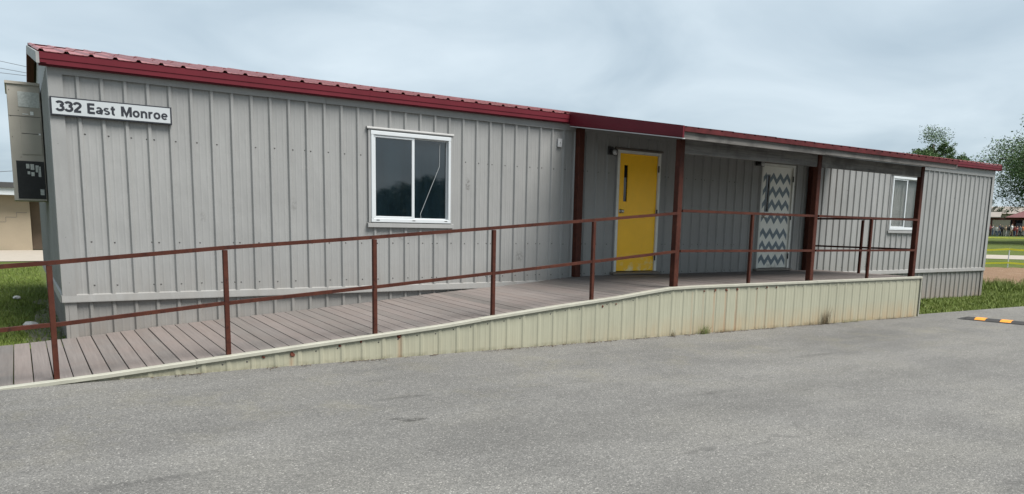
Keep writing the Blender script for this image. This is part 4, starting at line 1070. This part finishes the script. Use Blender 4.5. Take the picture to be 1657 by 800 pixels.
mb = MB(); mb.prism([(-0.5, 2.9), (6.5, 2.9), (3, 4.0)], 0, -14.4, 14.4); mb.build('roof', 'pavilion_roof', hall)
for x in (-12, -8, -4, 0.5, 4, 8): MB().box(x, x+1.4, -0.05, 0.02, 0.9, 2.1).build('window', 'dark_glass', hall)

def body_mesh(name, pose):
    """one continuous skinned figure, 1.6 m tall, facing -Y"""
    V = {'pel': ((0,0,0.84),0.125), 'bel': ((0,0,0.99),0.12), 'chest': ((0,-0.005,1.17),0.135), 'neck': ((0,0,1.32),0.052), 'jaw': ((0,-0.015,1.385),0.066), 'head': ((0,-0.005,1.47),0.082), 'crown': ((0,0.0,1.54),0.055)}
    E = [('pel','bel'),('bel','chest'),('chest','neck'),('neck','jaw'),('jaw','head'),('head','crown')]
    for s, sg_ in (('l',-1),('r',1)):
        st = pose['step']*sg_; ar = pose['arm_'+s]
        V['hip'+s] = ((0.085*sg_,0,0.80),0.09); V['kn'+s] = ((0.095*sg_,-0.5*st-0.01,0.44),0.062); V['an'+s] = ((0.10*sg_,-st+0.02,0.075),0.042); V['to'+s] = ((0.11*sg_,-st-0.13,0.035),0.034)
        V['sh'+s] = ((0.165*sg_,0,1.255),0.062); V['el'+s] = ((0.165*sg_+ar[0][0]*sg_,ar[0][1],1.255+ar[0][2]),0.042); V['wr'+s] = ((0.165*sg_+ar[1][0]*sg_,ar[1][1],1.255+ar[1][2]),0.031); V['ha'+s] = ((0.165*sg_+ar[2][0]*sg_,ar[2][1],1.255+ar[2][2]),0.034)
        E += [('pel','hip'+s),('hip'+s,'kn'+s),('kn'+s,'an'+s),('an'+s,'to'+s),('chest','sh'+s),('sh'+s,'el'+s),('el'+s,'wr'+s),('wr'+s,'ha'+s)]
    keys = list(V); me = bpy.data.meshes.new('skel'); me.from_pydata([V[k][0] for k in keys], [(keys.index(a), keys.index(b)) for a, b in E], []); me.update()
    o = bpy.data.objects.new('skel', me); col.objects.link(o)
    md = o.modifiers.new('s', 'SKIN'); md.use_smooth_shade = True
    for k, key in enumerate(keys): me.skin_vertices[0].data[k].radius = (V[key][1], V[key][1]); me.skin_vertices[0].data[k].use_root = (key == 'pel')
    sub = o.modifiers.new('u', 'SUBSURF'); sub.levels = 1; sub.render_levels = 1
    dg = bpy.context.evaluated_depsgraph_get(); out = bpy.data.meshes.new_from_object(o.evaluated_get(dg)); out.name = name
    bpy.data.objects.remove(o); bpy.data.meshes.remove(me)
    for n_ in range(4): out.materials.append(MAT['skin'])
    for p in out.polygons:
        c = p.center; p.use_smooth = True
        far = abs(c.x) > 0.235 and c.z < 1.2 and c.z > 0.72
        if c.z > 1.345: p.material_index = 3 if (c.z > 1.50 or c.y > 0.02) else 0
        elif far and pose.get('short', True): p.material_index = 0
        elif c.z > 0.83 or (abs(c.x) > 0.2 and c.z > 0.7): p.material_index = 1
        else: p.material_index = 2
    return out
simple('skin', (0.42, 0.26, 0.18), 0.6, 0.1, 5)
simple('hair', (0.04, 0.025, 0.018), 0.7, 0.2, 5)
rel = [(0.05,0.02,-0.27), (0.06,-0.04,-0.50), (0.06,-0.07,-0.58)]; fold = [(0.06,0.0,-0.26), (-0.02,-0.19,-0.22), (-0.08,-0.2,-0.20)]; lift = [(0.17,-0.10,-0.20), (0.19,-0.25,-0.05), (0.18,-0.28,0.03)]
bodies = [body_mesh('person_standing', {'step': 0.03, 'arm_l': rel, 'arm_r': rel}), body_mesh('person_walking', {'step': 0.16, 'arm_l': rel, 'arm_r': fold}), body_mesh('person_folded', {'step': 0.04, 'arm_l': fold, 'arm_r': fold, 'short': False}), body_mesh('person_waving', {'step': 0.05, 'arm_l': rel, 'arm_r': lift})]
cloth = {'white': (0.42,0.42,0.41), 'black': (0.012,0.012,0.014), 'navy': (0.02,0.03,0.07), 'red': (0.16,0.02,0.02), 'grey': (0.2,0.21,0.22), 'blue': (0.09,0.16,0.30), 'pink': (0.33,0.15,0.14), 'orange': (0.40,0.13,0.04), 'maroon': (0.12,0.02,0.025), 'tan': (0.30,0.23,0.15), 'denim': (0.05,0.08,0.14)}
for k, c in cloth.items(): simple('cloth_'+k, c, 0.85, 0.15, 6)
crowd = [(-2.45,'white','black','at the left end of the crowd by the grey corner'), (-1.95,'pink','black','second from the left in the distant crowd'), (-1.50,'maroon','black','beside the left red pavilion post'), (-1.15,'grey','denim','left of the navy shirts in the crowd'), (-0.80,'white','denim','just left of the dark-clad pair'), (-0.50,'navy','denim','left of the two in dark clothes'), (-0.22,'black','black','in the middle of the distant crowd'), (0.10,'tan','white','taller and pale among dark neighbours'), (0.42,'black','grey','bending forward near the middle of the crowd'), (0.72,'white','tan','between a black top and red tops'), (1.00,'red','denim','left of two in red tops'), (1.26,'red','red','all in red right of the crowd middle'), (1.55,'grey','black','between red and orange tops'), (1.84,'orange','grey','in the only orange top of the crowd'), (2.16,'navy','navy','right part of the crowd in front of the lit opening'), (2.44,'blue','black','second from the right in the crowd'), (2.74,'black','denim','at the right edge of the picture in the crowd')]
rnd = random.Random(12)
for k, (s, top, bot, where) in enumerate(crowd):
    t = 108.5 + rnd.uniform(-1.2, 1.2); p = P2(t, s*1.02-0.1); o = put('person', bodies[k % 4], None, p, (0, 0, rnd.uniform(0, math.tau) if k % 2 else rz2 + rnd.uniform(-0.6, 0.6)))
    sc = rnd.uniform(0.78, 0.98) * (1.08 if top == 'tan' else 1.0); o.scale = (sc*1.05, sc*1.05, sc)
    for sl_, mt in zip(o.material_slots, ('skin', 'cloth_'+top, 'cloth_'+bot, 'hair')): sl_.link = 'OBJECT'; sl_.material = MAT[mt]
    tag(o, f'distant person in {top} top, {where}', 'person', 'people gathered at the pavilion')

# ------------------------------------------------------------------ block building, left background
bb = thing('block_building', 'beige painted block building with white fascia and dark roof edge', 'building', (-10, 27.5, 0))
MB().box(0, 10.06, 0, 8, -0.2, 2.24).build('wall', 'block_beige', bb)
MB().box(10.062, 16, 0.9, 8, -0.2, 2.24).build('recessed_wall', 'block_beige', bb)
MB().bbox(10.08, 11.05, 0.82, 0.89, 0.0, 2.15, 0.01).build('door', 'door_brown', bb)
MB().box(-0.6, 16.6, -0.6, 8.6, 2.242, 2.53).build('fascia', 'white_vinyl', bb)
MB().box(-0.7, 16.7, -0.7, 8.7, 2.532, 2.74).build('roof', 'roof_dark', bb)
mb = MB(); z = 1.55; x = 9.95       # stepped crack in the mortar
while z > 0.62:
    mb.box(x-0.36, x, -0.004, -0.001, z-0.010, z+0.010); mb.box(x-0.372, x-0.356, -0.004, -0.001, z-0.20, z+0.010); x -= 0.38; z -= 0.20
mb.build('stepped_crack', 'bronze_metal', bb)

# ------------------------------------------------------------------ overhead wires
def wire(p, q, ext0, ext1, sag, label, r):
    p = Vector(p); q = Vector(q); d = (q-p); a = p - d*ext0; b = q + d*ext1; mb = MB(); pts = []
    for k in range(21):
        u = k/20; w_ = a.lerp(b, u); w_.z -= sag*4*u*(1-u) - 0.0; pts.append(w_)
    mb.tube(pts, r, 5); tag(mb.build('overhead_wire', 'wire_black'), label, 'wire')
wire((-0.614,38,9.30), (0.571,38,9.15), 30, 6, 0.1, 'uppermost of three thin wires in the sky left of the roof', 0.012)
wire((-0.637,38,8.95), (0.552,38,8.84), 30, 6, 0.1, 'middle of three thin wires in the sky left of the roof', 0.012)
wire((-0.653,38,8.72), (0.542,38,8.70), 30, 6, 0.1, 'lowest of three thin wires in the sky left of the roof', 0.012)
wire((-0.991,38,3.68), (-0.451,38,3.74), 30, 2, 0.05, 'low thin wire just above the beige block building', 0.014)
wire((110,41.464,11.4), (110,36.09,11.9), 2, 6, 0.05, 'thin wire crossing the sky between the two right-hand trees', 0.03)

# ------------------------------------------------------------------ trees
def make_tree(name, label, base, h, r, trunk_h, leafm, nleaf, leaf, seed, droop=0.0, group=None, open_=0.35, limbs=9, zlow=0.30, twigs=7):
    rnd = random.Random(seed); t = thing(name, label, 'tree', base, 0, group)
    mb = MB(); lean = Vector((rnd.uniform(-0.04, 0.04), rnd.uniform(-0.04, 0.04), 1))
    tip = lean*h*0.85; r0 = h*0.022
    mb.tube([lean*0.0 + Vector((0,0,-0.2)), lean*trunk_h, lean*(trunk_h+(h-trunk_h)*0.45), tip], [r0*1.25, r0, r0*0.6, r0*0.15], 8)
    tips = []
    for k in range(limbs):
        u = zlow + (0.92-zlow)*k/max(1, limbs-1); p0 = lean*h*max(u*0.85, trunk_h/h*0.8); a = k*2.4 + rnd.uniform(-0.5, 0.5)
        ln_ = r*(1.05 - 0.75*max(0, (u-0.45))/0.55)*rnd.uniform(0.7, 1.1); el = rnd.uniform(0.25, 0.75)
        d = Vector((math.cos(a)*math.cos(el), math.sin(a)*math.cos(el), math.sin(el)))
        p1 = p0 + d*ln_*0.5; p2 = p1 + (d + Vector((0,0,0.25-droop*1.6)))*ln_*0.45
        mb.tube([p0, p1, p2], [r0*0.5, r0*0.28, r0*0.08], 5)
        tips += [(p1, 0.20*ln_), (p2, 0.17*ln_), (p1.lerp(p2, 0.5), 0.2*ln_)]
        for _ in range(twigs):
            b_ = a + rnd.uniform(-1.1, 1.1); e_ = rnd.uniform(-0.2-droop, 0.8); q0 = p0.lerp(p2, rnd.uniform(0.3, 0.95)); q1 = q0 + Vector((math.cos(b_)*math.cos(e_), math.sin(b_)*math.cos(e_), math.sin(e_)-droop*0.6))*ln_*rnd.uniform(0.25, 0.5)
            mb.tube([q0, q1], [r0*0.16, r0*0.05], 4); tips.append((q1, 0.115*ln_)); tips.append((q0.lerp(q1, 0.5), 0.105*ln_)); tips.append((q0.lerp(q1, 0.78), 0.11*ln_))
    for _ in range(3): tips.append((tip + Vector((rnd.uniform(-0.2,0.2)*r, rnd.uniform(-0.2,0.2)*r, rnd.uniform(-0.12, 0.1)*h)), 0.22*r))
    mb.build('trunk', 'bark', t, smooth=True)
    v = []; f = []
    wts = [q[1]**2 for q in tips]
    for _ in range(nleaf):
        c, s = rnd.choices(tips, wts)[0]
        p = c + Vector([max(-1.35, min(1.35, rnd.gauss(0, 0.75))) for _q in range(3)])*s*(0.6+open_*0.3)
        if droop: p.z -= abs(rnd.gauss(0, droop))*s
        a = Vector((rnd.gauss(0, 1), rnd.gauss(0, 1), rnd.gauss(0, 0.7) - droop)).normalized(); b = a.orthogonal().normalized(); b.rotate(Matrix.Rotation(rnd.uniform(0, math.tau), 3, a))
        l_ = leaf*rnd.uniform(0.6, 1.3); w_ = l_*rnd.uniform(0.3, 0.5); k = len(v)
        v += [tuple(p-a*l_/2), tuple(p+b*w_/2), tuple(p+a*l_/2), tuple(p-b*w_/2)]; f.append((k, k+1, k+2, k+3))
    me = bpy.data.meshes.new('crown'); me.from_pydata(v, [], f); me.update(); me.materials.append(MAT[leafm]); put('crown', me, t)
    return t
p = P2(98, -7.8); make_tree('tree', 'green broad tree rising behind the red roof near its right end', tuple(p), 12.2, 4.5, 3.0, 'leaf_mid', 62000, 0.20, 31, 0.0, limbs=22, twigs=11)
p = P2(82, 6.6); make_tree('tree', 'tall feathery grey-green tree at the right edge of the picture', tuple(p), 11.8, 8.0, 3.0, 'leaf_grey', 105000, 0.21, 44, 0.18, zlow=0.30, limbs=26, twigs=14)
p = P2(126, -2.6); make_tree('tree', 'thin small tree just past the grey corner behind the pavilion', tuple(p), 5.4, 2.2, 1.6, 'leaf_dark', 2600, 0.2, 52, 0.0)
# hedge-like trees across the lot behind the viewer; they show as dark shapes in the window panes
far = make_tree('tree', 'x', (0, 0, 0), 6.0, 3.6, 0.7, 'leaf_dark', 9000, 0.5, 61, 0.0, zlow=0.10, limbs=18)
rnd = random.Random(14); spots = [(28.5,-76,0.78),(33,-78,0.82),(37.5,-75,0.86),(40.3,-77,0.98),(43.6,-76,1.12),(47.2,-78,1.06),(51.5,-76,0.9),(24,-77,0.75),(56,-78,1.0),(74,-36,0.72),(79,-37,0.85),(84,-36,0.8),(89,-37,0.9)]
for k, (x, y, s) in enumerate(spots):
    o = far if k == 0 else copy_tree(far)
    o.location = (x, y, terrain(x)-0.02); o.rotation_euler = (0, 0, rnd.uniform(0, 6.28)); o.scale = (s, s, s*rnd.uniform(0.92, 1.08))
    size = 'low' if s < 0.8 else 'middling' if s < 0.95 else 'tall'
    where = ['at the row\'s left end but one', 'third from the row\'s left end', 'behind the left sash', 'meeting the middle window bar', 'with the highest round crown', 'behind the bent cord', 'near the pane\'s right edge', 'ending the row on the left', 'ending the row on the right', 'leftmost', 'left of the middle', 'right of the middle', 'rightmost'][k]
    tag(o, f'{size} dark tree mirrored in the left window, {where}' if y < -50 else f'{size} dark tree mirrored in the right window, {where}', 'tree', 'trees mirrored in the left window' if y < -50 else 'trees mirrored in the right window')
